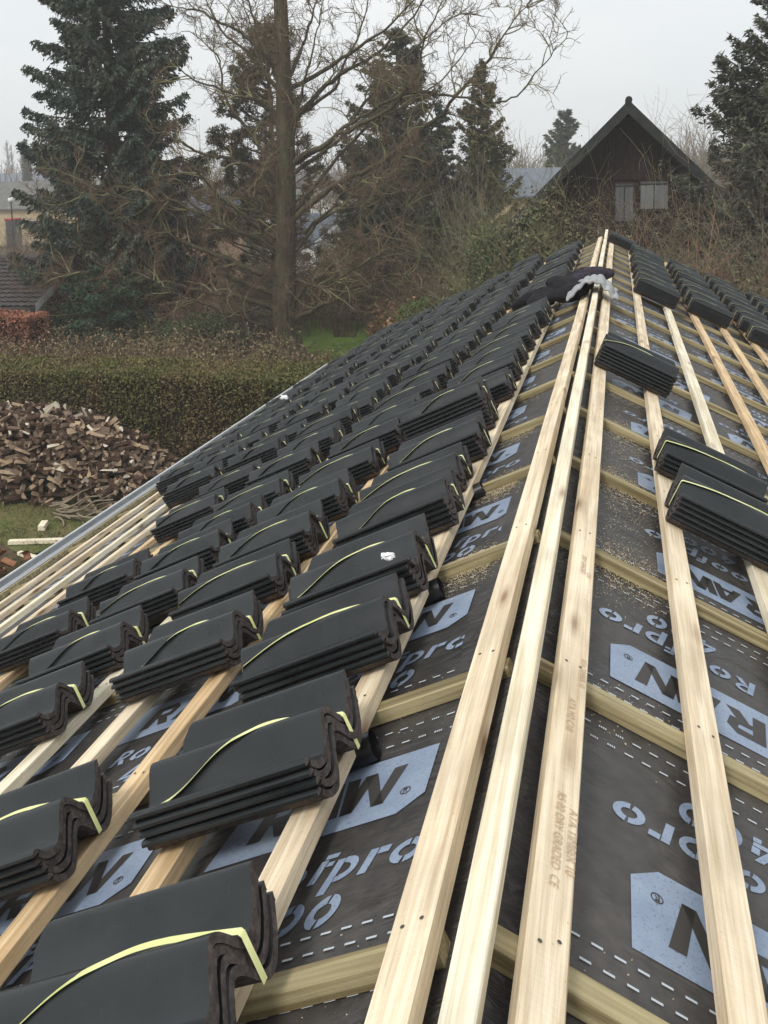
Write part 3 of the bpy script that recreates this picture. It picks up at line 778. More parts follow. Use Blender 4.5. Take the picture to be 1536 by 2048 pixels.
class Twigs:
    """many thin tapering polylines in one mesh"""
    def __init__(s, k=3): s.V = []; s.Q = []; s.n = 0; s.k = k
    def add(s, pts, r0, r1):
        pts = np.asarray(pts, float); m_ = len(pts); k = s.k
        T = np.gradient(pts, axis=0); T /= np.linalg.norm(T, axis=1)[:, None] + 1e-9
        ref = np.array([.31, .17, .93]); A = np.cross(T, ref); A /= np.linalg.norm(A, axis=1)[:, None] + 1e-9; B = np.cross(T, A)
        r = np.linspace(r0, r1, m_)[:, None, None]; an = np.arange(k) * 2 * np.pi / k
        ring = pts[:, None, :] + r * (A[:, None, :] * np.cos(an)[None, :, None] + B[:, None, :] * np.sin(an)[None, :, None])
        s.V.append(ring.reshape(-1, 3)); i = np.arange(m_ - 1)[:, None] * k; j = np.arange(k)[None, :]; j2 = (j + 1) % k
        s.Q.append(np.stack([i + j, i + j2, i + k + j2, i + k + j], axis=-1).reshape(-1, 4) + s.n); s.n += m_ * k
    def mesh(s, name, smooth=True): return np_mesh(name, np.concatenate(s.V), np.concatenate(s.Q), smooth=smooth)
def wander(p, d, length, n, wig, up=0.0, curl=0.0):
    """random walk: start p, direction d; up pulls towards +z, curl twists"""
    p = np.array(p, float); d = np.array(d, float); d /= np.linalg.norm(d); out = [p.copy()]; st = length / n
    ax = RNG.normal(size=3); ax /= np.linalg.norm(ax)
    for i in range(n):
        d = d + RNG.normal(size=3) * wig + np.array([0, 0, up]) + curl * np.cross(ax, d); d /= np.linalg.norm(d)
        p = p + d * st; out.append(p.copy())
    return np.array(out)
def side_dir(t, spread=1.0, up=.1):
    r = RNG.normal(size=3); r -= t * r.dot(t); r /= np.linalg.norm(r) + 1e-9
    d = t * (1 - .55 * spread) + r * spread; d[2] += up; return d / np.linalg.norm(d)
def resample(pts, n):
    pts = np.asarray(pts, float); s = np.r_[0, np.cumsum(np.linalg.norm(np.diff(pts, axis=0), axis=1))]
    t = np.linspace(0, s[-1], n); q = np.stack([np.interp(t, s, pts[:, i]) for i in range(3)], axis=1)
    for it in range(2): q[1:-1] = .5 * q[1:-1] + .25 * (q[:-2] + q[2:])
    return q
M['bark'] = noisy('mossy_bark', [(.3, (.040, .028, .019)), (.47, (.10, .074, .050)), (.56, (.078, .080, .040)), (.72, (.18, .145, .105))], 1.8, .95, 1.0, .12, 10, sc=(5, 5, .8))
M['twig_brown'] = noisy('brown_twigs', [(.3, (.11, .070, .048)), (.52, (.17, .118, .08)), (.66, (.20, .155, .09)), (.8, (.15, .165, .07))], .9, .95, 0)
M['twig_pale'] = noisy('pale_mossy_twigs', [(.3, (.17, .14, .08)), (.55, (.23, .235, .11)), (.75, (.36, .32, .22))], .9, .95, 0)
M['twig_grey'] = noisy('grey_twigs', [(.3, (.14, .11, .075)), (.7, (.30, .25, .18))], .8, .95, 0)
M['twig_red'] = noisy('reddish_canes', [(.3, (.17, .085, .055)), (.7, (.33, .19, .125))], .8, .9, 0)

# ------------------------------------------------------------------ the big bare tree
tb = at(572, 725, 30.8)
TX, TY = tb.x, tb.y
def tpt(px, py, dy=0.0):
    p = at(px, py, TY + dy); return np.array((p.x, p.y, p.z))
tree = tag(empty('bare_tree', (TX, TY, 0)), 'huge leafless tree with thick trunk and twisted mossy branches behind the clipped hedge', 'tree')
tk = Twigs(14)
trunk = resample([np.array((TX, TY, -.2)), np.array((TX - .02, TY, 2)), tpt(572, 500), tpt(572, 300), tpt(566, 130), tpt(560, -20), tpt(556, -150), tpt(552, -330)], 34)
tk.add(trunk, .43, .13)
fl = Twigs(14); fl.add([(TX, TY, -.2), (TX, TY, .3), (TX, TY, 1.0)], .62, .42)
for a in range(7):
    an = a * .9 + .3; fl.add([(TX + .42 * math.cos(an), TY + .42 * math.sin(an), .9), (TX + .6 * math.cos(an), TY + .6 * math.sin(an), .25), (TX + .95 * math.cos(an), TY + .95 * math.sin(an), -.1)], .10, .16)
tk.V += fl.V; tk.Q += [q + tk.n for q in fl.Q]; tk.n += fl.n
o = link('trunk', tk.mesh('trunk'), M['bark']); o.parent = tree; o.matrix_parent_inverse = Matrix.Translation((-TX, -TY, 0))
limbs = [  # pixel polylines of the limbs, with the depth their tips reach
 ([(575, 165), (625, 45), (660, -60)], .09, 1.5), ([(575, 180), (660, 125), (768, 60), (880, -40)], .10, -1.5), ([(578, 245), (645, 190), (768, 112), (850, 10), (900, -60)], .11, 1.5),
 ([(575, 250), (670, 175), (720, 60), (760, -60)], .08, 2.5), ([(580, 330), (640, 290), (700, 240), (768, 215), (830, 150), (860, 60), (900, -30)], .12, -2), ([(580, 335), (680, 260), (770, 200), (870, 197), (985, 208), (1030, 185), (1085, 125), (1105, 95)], .09, -2.5),
 ([(585, 440), (650, 385), (768, 322), (870, 225), (935, 140), (985, 60), (1030, -20)], .14, -1), ([(590, 345), (700, 250), (800, 120), (870, 60), (945, 0)], .09, 2), ([(590, 420), (680, 330), (740, 260), (830, 220), (900, 150), (960, 80)], .08, 3),
 ([(590, 640), (660, 600), (720, 560), (790, 540), (850, 550)], .12, -2), ([(590, 600), (650, 540), (700, 480), (790, 420), (830, 350)], .10, 1), ([(590, 560), (660, 560), (720, 520), (790, 490)], .07, -3), ([(592, 500), (660, 440), (720, 430), (790, 370)], .08, 2), ([(592, 470), (650, 430), (730, 350), (800, 330)], .07, -2),
 ([(570, 150), (520, 95), (470, 45), (420, 20), (330, -10)], .10, -1), ([(568, 190), (500, 120), (440, 60), (400, -20)], .09, 2), ([(565, 260), (510, 200), (450, 185), (385, 165), (345, 125)], .09, -2), ([(562, 180), (545, 90), (520, 0), (500, -80)], .08, 1),
 ([(560, 330), (500, 260), (450, 190), (430, 120), (380, 70)], .09, 2), ([(560, 420), (520, 350), (460, 320), (400, 325), (330, 290), (270, 250)], .11, -2), ([(560, 480), (470, 430), (400, 400), (340, 330), (290, 300), (240, 300)], .11, 1), ([(560, 500), (450, 450), (350, 400), (260, 400), (190, 390), (130, 400)], .11, -3),
 ([(556, 560), (470, 520), (380, 490), (300, 455), (210, 440), (120, 455), (80, 470)], .14, -2), ([(556, 620), (480, 590), (400, 575), (320, 550), (250, 545), (165, 545), (95, 545)], .12, -2.5), ([(556, 590), (470, 565), (380, 520), (290, 500), (200, 500), (110, 500)], .12, 1.5), ([(556, 660), (500, 650), (430, 610), (360, 590), (300, 560)], .10, -3),
 ([(556, 540), (500, 480), (430, 440), (370, 380), (330, 340), (300, 310)], .11, 2), ([(556, 520), (510, 440), (450, 400), (400, 340), (380, 300)], .09, -3), ([(556, 610), (470, 620), (400, 620), (330, 640), (290, 650)], .08, 2), ([(556, 450), (520, 420), (480, 370), (470, 300)], .07, -1.5),
 ([(585, 300), (600, 200), (630, 90), (640, -20)], .07, -1), ([(560, 300), (545, 200), (500, 60), (470, -20)], .07, 1)]
big, tw1, tw2 = Twigs(7), Twigs(4), Twigs(3)
def grow(path, r0, level, wr=1.0, dens=1.0, curl=.18):
    seg = np.linalg.norm(path[-1] - path[0]); T = np.gradient(path, axis=0); T /= np.linalg.norm(T, axis=1)[:, None] + 1e-9
    n = int(seg * (2.6 if level == 0 else 4.2 if level == 1 else 5.0) * dens) + (2 if level < 2 else 2)
    for i in range(n):
        t = RNG.uniform(.12, 1) ** .8; k = int(t * (len(path) - 1)); p = path[k]
        ln = (RNG.uniform(.9, 2.3) if level == 0 else RNG.uniform(.4, 1.0) if level == 1 else RNG.uniform(.18, .5)) * wr
        d = side_dir(T[k], RNG.uniform(.5, .95), RNG.uniform(-.1, .35))
        q = wander(p, d, ln, 7 if level == 0 else 5, .20, .03, curl)
        if level == 0: tw1.add(q, r0 * .24 * (1 - .5 * t) + .008, .005); grow(q, .02, 1, wr, dens, curl)
        elif level == 1: tw2.add(q, .012, .005); grow(q, .008, 2, wr, dens, curl)
        else: tw2.add(q, .0075, .004)
for li, (pl, r, dep) in enumerate(limbs):
    m_ = len(pl); P = [tpt(px, py, dep * (i / (m_ - 1)) ** 1.0) for i, (px, py) in enumerate(pl)]
    P[0] = np.array(P[0]); P = resample(P, 6 * m_); P[2:] += np.cumsum(RNG.normal(size=(len(P) - 2, 3)) * .035, axis=0)
    big.add(P, r * .85, .012); up = pl[-1][1] < 330
    grow(P, r, 0, .8 if up else 1.0, .9 if up else .95, .24)
for i in range(680):
    t = RNG.uniform(.03, .93); p = trunk[int(t * 33)]; a = RNG.random() * 6.28; r = .40 - .24 * t
    q = wander(p + np.array((math.cos(a) * r, math.sin(a) * r, RNG.uniform(-.3, .3))), (math.cos(a), math.sin(a), RNG.uniform(-.3, .8)), RNG.uniform(.3, 1.3), 6, .22, .03, .2); tw2.add(q, .010, .004)
    for e in range(3): tw2.add(wander(q[RNG.integers(1, 6)], side_dir(np.array((math.cos(a), math.sin(a), .2)), .8, .2), RNG.uniform(.15, .5), 4, .2, 0, .2), .006, .003)
for nm, T_, m_ in (('limbs', big, M['bark']), ('branches', tw1, M['twig_pale']), ('twigs', tw2, M['twig_brown'])):
    o = link(nm, T_.mesh(nm), m_); o.parent = tree; o.matrix_parent_inverse = Matrix.Translation((-TX, -TY, 0))

# ------------------------------------------------------------------ conifers
def conifer(x, y, h, r, crown0, nb, m_, label, cat, droop=.25, tipup=.15, leafL=.16, leafW=.05, dens=26, name='conifer', power=.9, irregular=.25, z0=0, group=None, lean=0, sub=7, hang=.4):
    root = tag(empty(name, (x, y, z0)), label, cat, group)
    tw = Twigs(8); tr = np.array([(x + lean * t * h * t, y, z0 + h * t) for t in np.linspace(0, 1, 10)]); tw.add(tr, .022 * h, .01)
    br = Twigs(4); Ps = []; Ds = []
    for i in range(nb):
        t = crown0 + (1 - crown0) * (i + RNG.random()) / nb; z = h * t; a = RNG.random() * 6.283
        rad = r * ((1 - t) / (1 - crown0)) ** power * RNG.uniform(1 - irregular * 1.6, 1 + irregular * .4)
        if t < crown0 + .12: rad *= .75 + .25 * (t - crown0) / .12
        if rad < .08: continue
        c = np.array((x + lean * t * h * t, y, z0 + z)); n = max(4, int(rad * 2.2)); d0 = np.array((math.cos(a), math.sin(a), .15))
        s = np.linspace(0, 1, n + 1)[:, None]
        P = c + np.concatenate([np.cos(a) * s * rad, np.sin(a) * s * rad, (.10 * s - droop * s ** 1.6 + tipup * s ** 3) * rad], axis=1)
        P += np.cumsum(RNG.normal(size=P.shape) * .02 * rad, axis=0) * .4
        br.add(P, .012 + .014 * rad, .006)
        # side shoots in a flat fan along the outer part
        sdv = np.array((-math.sin(a), math.cos(a), 0)); m2 = max(6, int(rad * dens))
        u = RNG.uniform(.12, 1, m2) ** .75; base = np.stack([np.interp(u, s[:, 0], P[:, k]) for k in range(3)], axis=1)
        sgn = RNG.choice([-1, 1], m2)[:, None]; wl = (.34 * rad * (1.08 - u) + .10)[:, None] * RNG.uniform(.5, 1.1, (m2, 1))
        outd = np.array((math.cos(a), math.sin(a), -.1))
        sh = sgn * sdv * .75 + outd * .75; sh /= np.linalg.norm(sh, axis=1)[:, None]
        for q in np.linspace(.15, 1, sub):
            pp = base + sh * wl * q; pp[:, 2] -= (wl[:, 0] * q) ** 1.3 * hang + RNG.uniform(0, .07, m2)
            pp += RNG.normal(size=pp.shape) * .035
            dd = sh * .7 + RNG.normal(size=pp.shape) * .45; dd[:, 2] -= hang * .6; dd /= np.linalg.norm(dd, axis=1)[:, None]
            Ps.append(pp); Ds.append(dd)
    top = RNG.random((60, 1)); Ps.append(np.array((x + lean * h, y, z0 + h)) - np.array((0, 0, 1)) * top * h * .06 + RNG.normal(size=(60, 3)) * .05); Ds.append(rand_dirs(60, .8))
    Ps = np.concatenate(Ps); Ds = np.concatenate(Ds); n = len(Ps)
    Mi = Matrix.Translation((-x, -y, -z0))
    for nm, ob in (('trunk', link('trunk', tw.mesh('trunk'), M['bark'])), ('branches', link('branches', br.mesh('branches'), M['bark'])),
                   ('foliage', leaf_obj('foliage', Ps, Ds, RNG.uniform(.7, 1.3, n) * leafL, RNG.uniform(.7, 1.3, n) * leafW, m_))):
        ob.parent = root; ob.matrix_parent_inverse = Mi
    return root
M['spruce'] = leaf_mat('spruce_needles', [(.30, (.030, .048, .036)), (.50, (.055, .078, .058)), (.68, (.11, .11, .070))], .55)
M['spruce_low'] = leaf_mat('low_spruce', [(.3, (.020, .045, .022)), (.7, (.050, .085, .045))], .8)
M['pine_olive'] = leaf_mat('pine_needles', [(.30, (.045, .045, .020)), (.52, (.095, .080, .036)), (.75, (.16, .125, .06))], .8)
M['dark_con'] = leaf_mat('dark_needles', [(.30, (.034, .046, .030)), (.52, (.066, .074, .042)), (.72, (.115, .105, .058))], .5)
M['thuja'] = leaf_mat('thuja_scales', [(.30, (.055, .058, .026)), (.52, (.105, .098, .042)), (.75, (.19, .125, .06))], .7)
M['rpine'] = leaf_mat('grey_green_needles', [(.30, (.050, .058, .038)), (.55, (.088, .092, .062)), (.75, (.14, .13, .09))], .5)
M['far_con'] = leaf_mat('far_needles', [(.3, (.045, .065, .045)), (.7, (.09, .11, .075))], .4)
sp = at(243, 600, 31)
conifer(sp.x, 31, 16.8, 3.55, .08, 400, M['spruce'], 'tall dark blue green spruce left of the bare tree', 'spruce', droop=.18, tipup=.22, leafL=.19, leafW=.065, dens=34, name='spruce_tree', power=.50, irregular=.50, hang=.95)
# drooping skirt of branches low on its left
p = at(215, 640, 28.5)
conifer(p.x, 28.5, 3.6, 3.4, .08, 70, M['spruce_low'], 'low spreading green conifer under the tall spruce behind the brown brush', 'conifer', droop=.10, tipup=.0, leafL=.16, leafW=.05, dens=22, name='low_conifer', power=.45, irregular=.4, hang=.8)
p = at(475, 690, 26.5)
conifer(p.x, 26.5, 1.9, 1.5, .06, 46, M['dark_con'], 'small dark conifer bush left of the bare tree trunk', 'conifer', leafL=.13, leafW=.045, dens=26, name='low_conifer', power=.5, irregular=.35)
p = at(545, 500, 38)
def puff_pine(x, y, h, boxes, m_, label, cat, n_per=900, leafL=.17, leafW=.04, name='pine_tree', trunk_r=.2):
    """pine: limbs ending in rounded tufts of needles"""
    root = tag(empty(name, (x, y, 0)), label, cat); tw = Twigs(8); tr = np.array([(x + .15 * math.sin(t * 3), y, h * t) for t in np.linspace(0, 1, 9)]); tw.add(tr, trunk_r, .04)
    Ps = []; Ds = []
    for (bx, by, bz, br_) in boxes:
        c = np.array((x + bx, y + by, bz)); s = np.array((x, y, max(.5, bz - .25 * abs(bx) - .5)))
        mid = (c + s) / 2 + np.array((0, 0, -.15)); tw.add([s, mid, c], .05, .02)
        m2 = max(4, int(13 * br_ ** 1.6))
        for k in range(m2):
            cc = c + RNG.normal(size=3) * br_ * np.array((.50, .50, .40)); n = int(n_per * .12)
            d = rand_dirs(n, .55); rr = .26 * RNG.uniform(.25, 1, n)[:, None]
            Ps.append(cc + d * rr); Ds.append(d + RNG.normal(size=d.shape) * .25)
            tw.add([c * .6 + mid * .4, cc], .02, .008)
    Ps = np.concatenate(Ps); Ds = np.concatenate(Ds); Ds /= np.linalg.norm(Ds, axis=1)[:, None]; n = len(Ps); Mi = Matrix.Translation((-x, -y, 0))
    for ob in (link('trunk', tw.mesh('trunk'), M['bark']), leaf_obj('foliage', Ps, Ds, RNG.uniform(.7, 1.3, n) * leafL, leafW, m_)):
        ob.parent = root; ob.matrix_parent_inverse = Mi
    return root
bx = []
for i in range(96):
    t = i / 95; z = 3.0 + 9.2 * t; wd = 2.6 * (1 - t) ** .6 + .25
    bx.append((RNG.uniform(-1, .85) * wd, RNG.uniform(-1, 1) * wd * .8, z, RNG.uniform(.45, .8) * (1.1 - .45 * t)))
puff_pine(p.x, 38, 12.6, bx, M['pine_olive'], 'olive brown pine with rounded tufts standing right behind the bare trunk', 'pine')
p = at(800, 480, 43)
conifer(p.x, 43, 12.6, 3.5, .12, 380, M['dark_con'], 'broad dark conifer with bushy rounded top right of the bare tree', 'conifer', droop=.16, tipup=.30, leafL=.22, leafW=.07, dens=17, name='conifer_tree', power=.5, irregular=.40, hang=.5)
p = at(880, 480, 45)
conifer(p.x, 45.5, 9.6, 2.4, .10, 150, M['spruce'], 'blue green spruce partly hidden right of the broad dark conifer', 'spruce', droop=.2, tipup=.1, leafL=.22, leafW=.07, dens=17, name='spruce_tree', power=.7, irregular=.3)
p = at(965, 470, 44)
conifer(p.x, 44, 11.2, 2.35, .10, 300, M['thuja'], 'narrow brownish thuja with pointed ragged top left of the dark gabled house', 'thuja', droop=-.12, tipup=.30, leafL=.18, leafW=.06, dens=20, name='thuja_tree', power=.72, irregular=.4, hang=.2)
p = at(720, 520, 40)
conifer(p.x, 40, 6.0, 2.2, .08, 110, M['dark_con'], 'lower dark conifer standing in front of the broad dark conifer', 'conifer', droop=.1, tipup=.1, leafL=.2, leafW=.06, dens=17, name='conifer_tree', power=.6, irregular=.4)
p = at(1590, 400, 29)
conifer(p.x, 29, 11.8, 3.9, .18, 400, M['rpine'], 'tall grey green pine cut off by the right edge of the photo', 'pine', droop=.02, tipup=.30, leafL=.21, leafW=.055, dens=17, name='pine_tree', power=.65, irregular=.42, hang=.25)
p = at(1132, 330, 80)
conifer(p.x, 80, 10.8, 2.2, .20, 90, M['far_con'], 'distant round topped conifer left of the dark gabled roof', 'conifer', droop=-.3, tipup=.3, leafL=.5, leafW=.16, dens=12, name='conifer_tree', power=.35, irregular=.3, hang=.1)
p = at(55, 360, 128)
conifer(p.x, 128, 12.4, .95, .05, 90, M['dark_con'], 'distant narrow columnar cypress at the far left', 'cypress', droop=-1.2, tipup=0, leafL=.6, leafW=.2, dens=14, name='cypress_tree', power=.4, irregular=.2, hang=0)

# ------------------------------------------------------------------ hedges and bushes
def hedge(name, x0, x1, y0, y1, h, m_, core, label, cat, n=60000, leafL=.055, leafW=.03, rough=.10, z0=0.0, fl=.35):
    root = tag(empty(name, ((x0 + x1) / 2, (y0 + y1) / 2, z0)), label, cat)
    lx, ly = x1 - x0, y1 - y0
    def surf(u, which):
        pass
    A = [lx * h * 2, lx * ly, ly * h * 2]; tot = sum(A); Ps = []; Ns = []
    for (k, a) in enumerate(A):
        m2 = int(n * a / tot); u, v = RNG.random(m2), RNG.random(m2); s = RNG.choice([0, 1], m2)
        if k == 0: P = np.stack([x0 + lx * u, y0 + ly * s, h * v ** .9], 1); N = np.stack([0 * u, s * 2 - 1, 0 * u], 1)
        elif k == 1: P = np.stack([x0 + lx * u, y0 + ly * v, 0 * u + h], 1); N = np.stack([0 * u, 0 * u, 1 + 0 * u], 1)
        else: P = np.stack([x0 + lx * s, y0 + ly * u, h * v], 1); N = np.stack([s * 2 - 1, 0 * u, 0 * u], 1)
        Ps.append(P); Ns.append(N)
    P = np.concatenate(Ps); N = np.concatenate(Ns)
    wob = np.array([noise.noise(Vector((p[0] * .9, p[1] * .9, p[2] * 1.3))) * 1.4 + noise.noise(Vector((p[0] * 3.5, p[1] * 3.5, p[2] * 3.5))) * .8 for p in P])
    # rounded shoulder
    P = P + N * (wob * rough)[:, None] - N * (RNG.random(len(P)) ** 1.6 * .16)[:, None]
    P[:, 2] += z0
    D = N * RNG.uniform(-.1, .9, (len(P), 1)) + RNG.normal(size=P.shape) * .6; D[:, 2] += fl; D /= np.linalg.norm(D, axis=1)[:, None]
    Mi = Matrix.Translation((-(x0 + x1) / 2, -(y0 + y1) / 2, -z0))
    f = leaf_obj('foliage', P, D, RNG.uniform(.6, 1.4, len(P)) * leafL, RNG.uniform(.6, 1.4, len(P)) * leafW, m_); f.parent = root; f.matrix_parent_inverse = Mi
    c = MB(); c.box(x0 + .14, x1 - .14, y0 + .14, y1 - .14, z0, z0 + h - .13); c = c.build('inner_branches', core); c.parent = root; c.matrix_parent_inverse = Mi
    return root
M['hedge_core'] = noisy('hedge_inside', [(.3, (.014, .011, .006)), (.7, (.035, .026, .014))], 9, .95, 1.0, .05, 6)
M['hedge'] = leaf_mat('hedge_leaves', [(.32, (.15, .10, .058)), (.47, (.155, .125, .052)), (.58, (.105, .11, .034)), (.72, (.16, .145, .055))], .55)
M['beech'] = leaf_mat('copper_beech_leaves', [(.3, (.24, .085, .05)), (.7, (.40, .18, .11))], 1.2)
hedge('clipped_hedge', -19.0, -2.2, 18.2, 20.1, 2.18, M['hedge'], M['hedge_core'], 'long clipped green and brown hedge behind the woodpile', 'hedge', 170000, .060, .034, .08)
a = at(-30, 640, 26); b = at(78, 640, 26)
hedge('beech_hedge', a.x - 1, b.x, 25.4, 26.6, 2.28, M['beech'], M['hedge_core'], 'rust red beech hedge at the left edge in front of the tiled shed roof', 'hedge', 16000, .075, .045, .10)

def bush(name, x, y, w_, h, m_, n, label, cat, leafL=.09, leafW=.045, z0=0, stems=True, up=.3, depth=None, lobes=9, stem_mat=None, group=None):
    root = tag(empty(name, (x, y, z0)), label, cat, group); dp = depth or w_
    tw = Twigs(3); Ps = []; Mi = Matrix.Translation((-x, -y, -z0))
    for i in range(lobes):
        c = np.array((x + RNG.uniform(-.5, .5) * w_ * .75, y + RNG.uniform(-.5, .5) * dp * .75, z0 + h * RNG.uniform(.3, .78))); r = np.array((w_ * .24, dp * .24, h * .24)) * RNG.uniform(.7, 1.25)
        d = rand_dirs(n // lobes); Ps.append(c + d * r * (RNG.random((len(d), 1)) ** .4) + RNG.normal(size=d.shape) * .05)
        for k in range(4):
            q = wander((x + RNG.uniform(-.2, .2) * w_, y, z0), c - np.array((x, y, z0)) + RNG.normal(size=3) * .2, np.linalg.norm(c - np.array((x, y, z0))) * RNG.uniform(.9, 1.35), 7, .12); tw.add(q, .018, .006)
    P = np.concatenate(Ps); D = rand_dirs(len(P), up)
    f = leaf_obj('foliage', P, D, RNG.uniform(.6, 1.4, len(P)) * leafL, RNG.uniform(.6, 1.4, len(P)) * leafW, m_); f.parent = root; f.matrix_parent_inverse = Mi
    if stems: s = link('stems', tw.mesh('stems'), stem_mat or M['twig_brown']); s.parent = root; s.matrix_parent_inverse = Mi
    return root
def thicket(name, x, y, w_, dp, h, n, m_, label, cat, r0=.012, twiggy=6, wig=.10, curl=.05, group=None, upright=1.0, z0=0, sublen=.28, leaf=None, nleaf=0):
    """bare shrub: many stems from the ground, each with finer side twigs"""
    root = tag(empty(name, (x, y, z0)), label, cat, group); tw = Twigs(3); LP = []
    for i in range(n):
        bx_, by_ = x + RNG.uniform(-.5, .5) * w_ * (.35 if upright > 1.5 else .8), y + RNG.uniform(-.5, .5) * dp * .8
        hh = h * RNG.uniform(.45, 1.05); d = np.array(((bx_ - x) / w_ * .8 + RNG.normal() * .25, RNG.normal() * .25, upright))
        q = wander((bx_, by_, z0), d, hh * 1.05, 8, wig, .02, curl); tw.add(q, r0 * RNG.uniform(.7, 1.3), r0 * .3)
        T = np.gradient(q, axis=0); T /= np.linalg.norm(T, axis=1)[:, None]
        for k in range(twiggy):
            j = RNG.integers(2, 9); s = wander(q[j], side_dir(T[j], RNG.uniform(.35, .8), .15), h * sublen * RNG.uniform(.4, 1.2), 5, .18, .02, curl * 2); tw.add(s, r0 * .45, r0 * .22)
            for e in range(2):
                s2 = wander(s[RNG.integers(1, 5)], side_dir(T[j], .8, .1), h * sublen * .45 * RNG.uniform(.4, 1.2), 3, .2); tw.add(s2, r0 * .3, r0 * .18)
            LP.append(s[-1]); LP.append(s[3])
    Mi = Matrix.Translation((-x, -y, -z0)); s = link('stems', tw.mesh('stems'), m_); s.parent = root; s.matrix_parent_inverse = Mi
    if leaf:
        P = np.array(LP); P = P[RNG.integers(0, len(P), nleaf)] + RNG.normal(size=(nleaf, 3)) * .07
        f = leaf_obj('foliage', P, rand_dirs(nleaf, .2), .07, .04, leaf); f.parent = root; f.matrix_parent_inverse = Mi
    return root
M['olive_leaf'] = leaf_mat('olive_leaves', [(.3, (.085, .085, .022)), (.7, (.17, .155, .045))], 1.5)
M['rhodo'] = leaf_mat('rhododendron_leaves', [(.3, (.045, .075, .018)), (.7, (.11, .15, .04))], 1.5, .5)
M['dry_flower'] = leaf_mat('dried_flower_heads', [(.3, (.22, .12, .06)), (.7, (.36, .22, .12))], 2)
M['brown_leaf'] = leaf_mat('brown_brush', [(.3, (.13, .08, .05)), (.5, (.19, .135, .075)), (.7, (.20, .17, .085))], .8)
M['green_brush'] = leaf_mat('green_brush', [(.3, (.045, .070, .028)), (.7, (.10, .125, .055))], .8)
M['bramble'] = leaf_mat('bramble_leaves', [(.3, (.075, .078, .035)), (.7, (.16, .145, .075))], 1.0)
# low brown brush strip beyond the hedge: one continuous mass
def brush_strip():
    P = []; D = []; tw = Twigs(3)
    for i in range(3400):
        x = RNG.uniform(-21, -7.6); y = RNG.uniform(22.0, 27.0); h = RNG.uniform(1.0, 1.85) * (1.0 if x < -9 else .75)
        q = wander((x, y, 0), (RNG.normal() * .3, RNG.normal() * .3, 1), h, 4, .14); tw.add(q, .007, .003)
        for k in range(3): tw.add(wander(q[RNG.integers(1, 5)], side_dir(np.array((0, 0, 1.)), .7, .3), .3, 3, .2), .004, .002)
        P.append(q[-1] + RNG.normal(size=(5, 3)) * .12)
    P = np.concatenate(P)
    o1 = link('brush_undergrowth', tw.mesh('brush_undergrowth'), M['twig_brown']); tag(o1, 'low tangle of brown twigs between the hedge and the trees', 'undergrowth', kind='stuff')
    o2 = leaf_obj('dry_undergrowth', P, rand_dirs(len(P), .3), .10, .045, M['brown_leaf']); tag(o2, 'dry brown leaves among the undergrowth beyond the hedge', 'undergrowth', kind='stuff')
brush_strip()
def pb(px, py, Y): v = at(px, py, Y); return v.x
bush('evergreen_bush', pb(130, 700, 24.5), 24.5, 1.5, .95, M['green_brush'], 2600, 'small round green bush in the brown brush beyond the hedge at left', 'bush')
bush('evergreen_bush', pb(345, 640, 28.5), 28.5, 3.4, 2.0, M['green_brush'], 9000, 'dark evergreen bush mass below the bare branches', 'bush', depth=2)
bush('evergreen_bush', pb(430, 650, 29.5), 29.5, 3.0, 1.7, M['dark_con'], 8000, 'dark bush between the low conifer and the bare trunk', 'bush', depth=2)
bush('evergreen_bush', pb(545, 700, 26.8), 26.8, 1.4, 1.0, M['green_brush'], 4000, 'small leafy bush right at the foot of the bare trunk', 'bush')
bush('olive_bush', pb(685, 480, 36), 36, 2.2, 4.6, M['olive_leaf'], 7000, 'yellowish olive shrub right of the bare trunk', 'shrub', depth=2)
bush('rhododendron', pb(905, 570, 29), 29, 3.2, 2.6, M['rhodo'], 13000, 'fresh green rhododendron behind the left roof edge', 'rhododendron', depth=2.4, leafL=.11, leafW=.05)
bush('rhododendron', pb(960, 540, 31), 31, 1.9, 3.3, M['rhodo'], 7000, 'taller light green rhododendron shoot right of the wide one', 'rhododendron', depth=1.8, leafL=.11, leafW=.05)
for i, (px, py, Y, w_, h) in enumerate([(800, 620, 29.5, 1.3, 1.9), (835, 590, 31, 1.2, 2.4), (770, 600, 33, 1.1, 1.9)]):
    bush('hydrangea', pb(px, py, Y), Y, w_, h, M['dry_flower'], 900, ['dried orange brown hydrangea nearest the green lawn', 'dried orange brown hydrangea beside the rhododendron', 'dried brown hydrangea farther back by the lawn'][i], 'hydrangea', leafL=.12, leafW=.10, lobes=12)
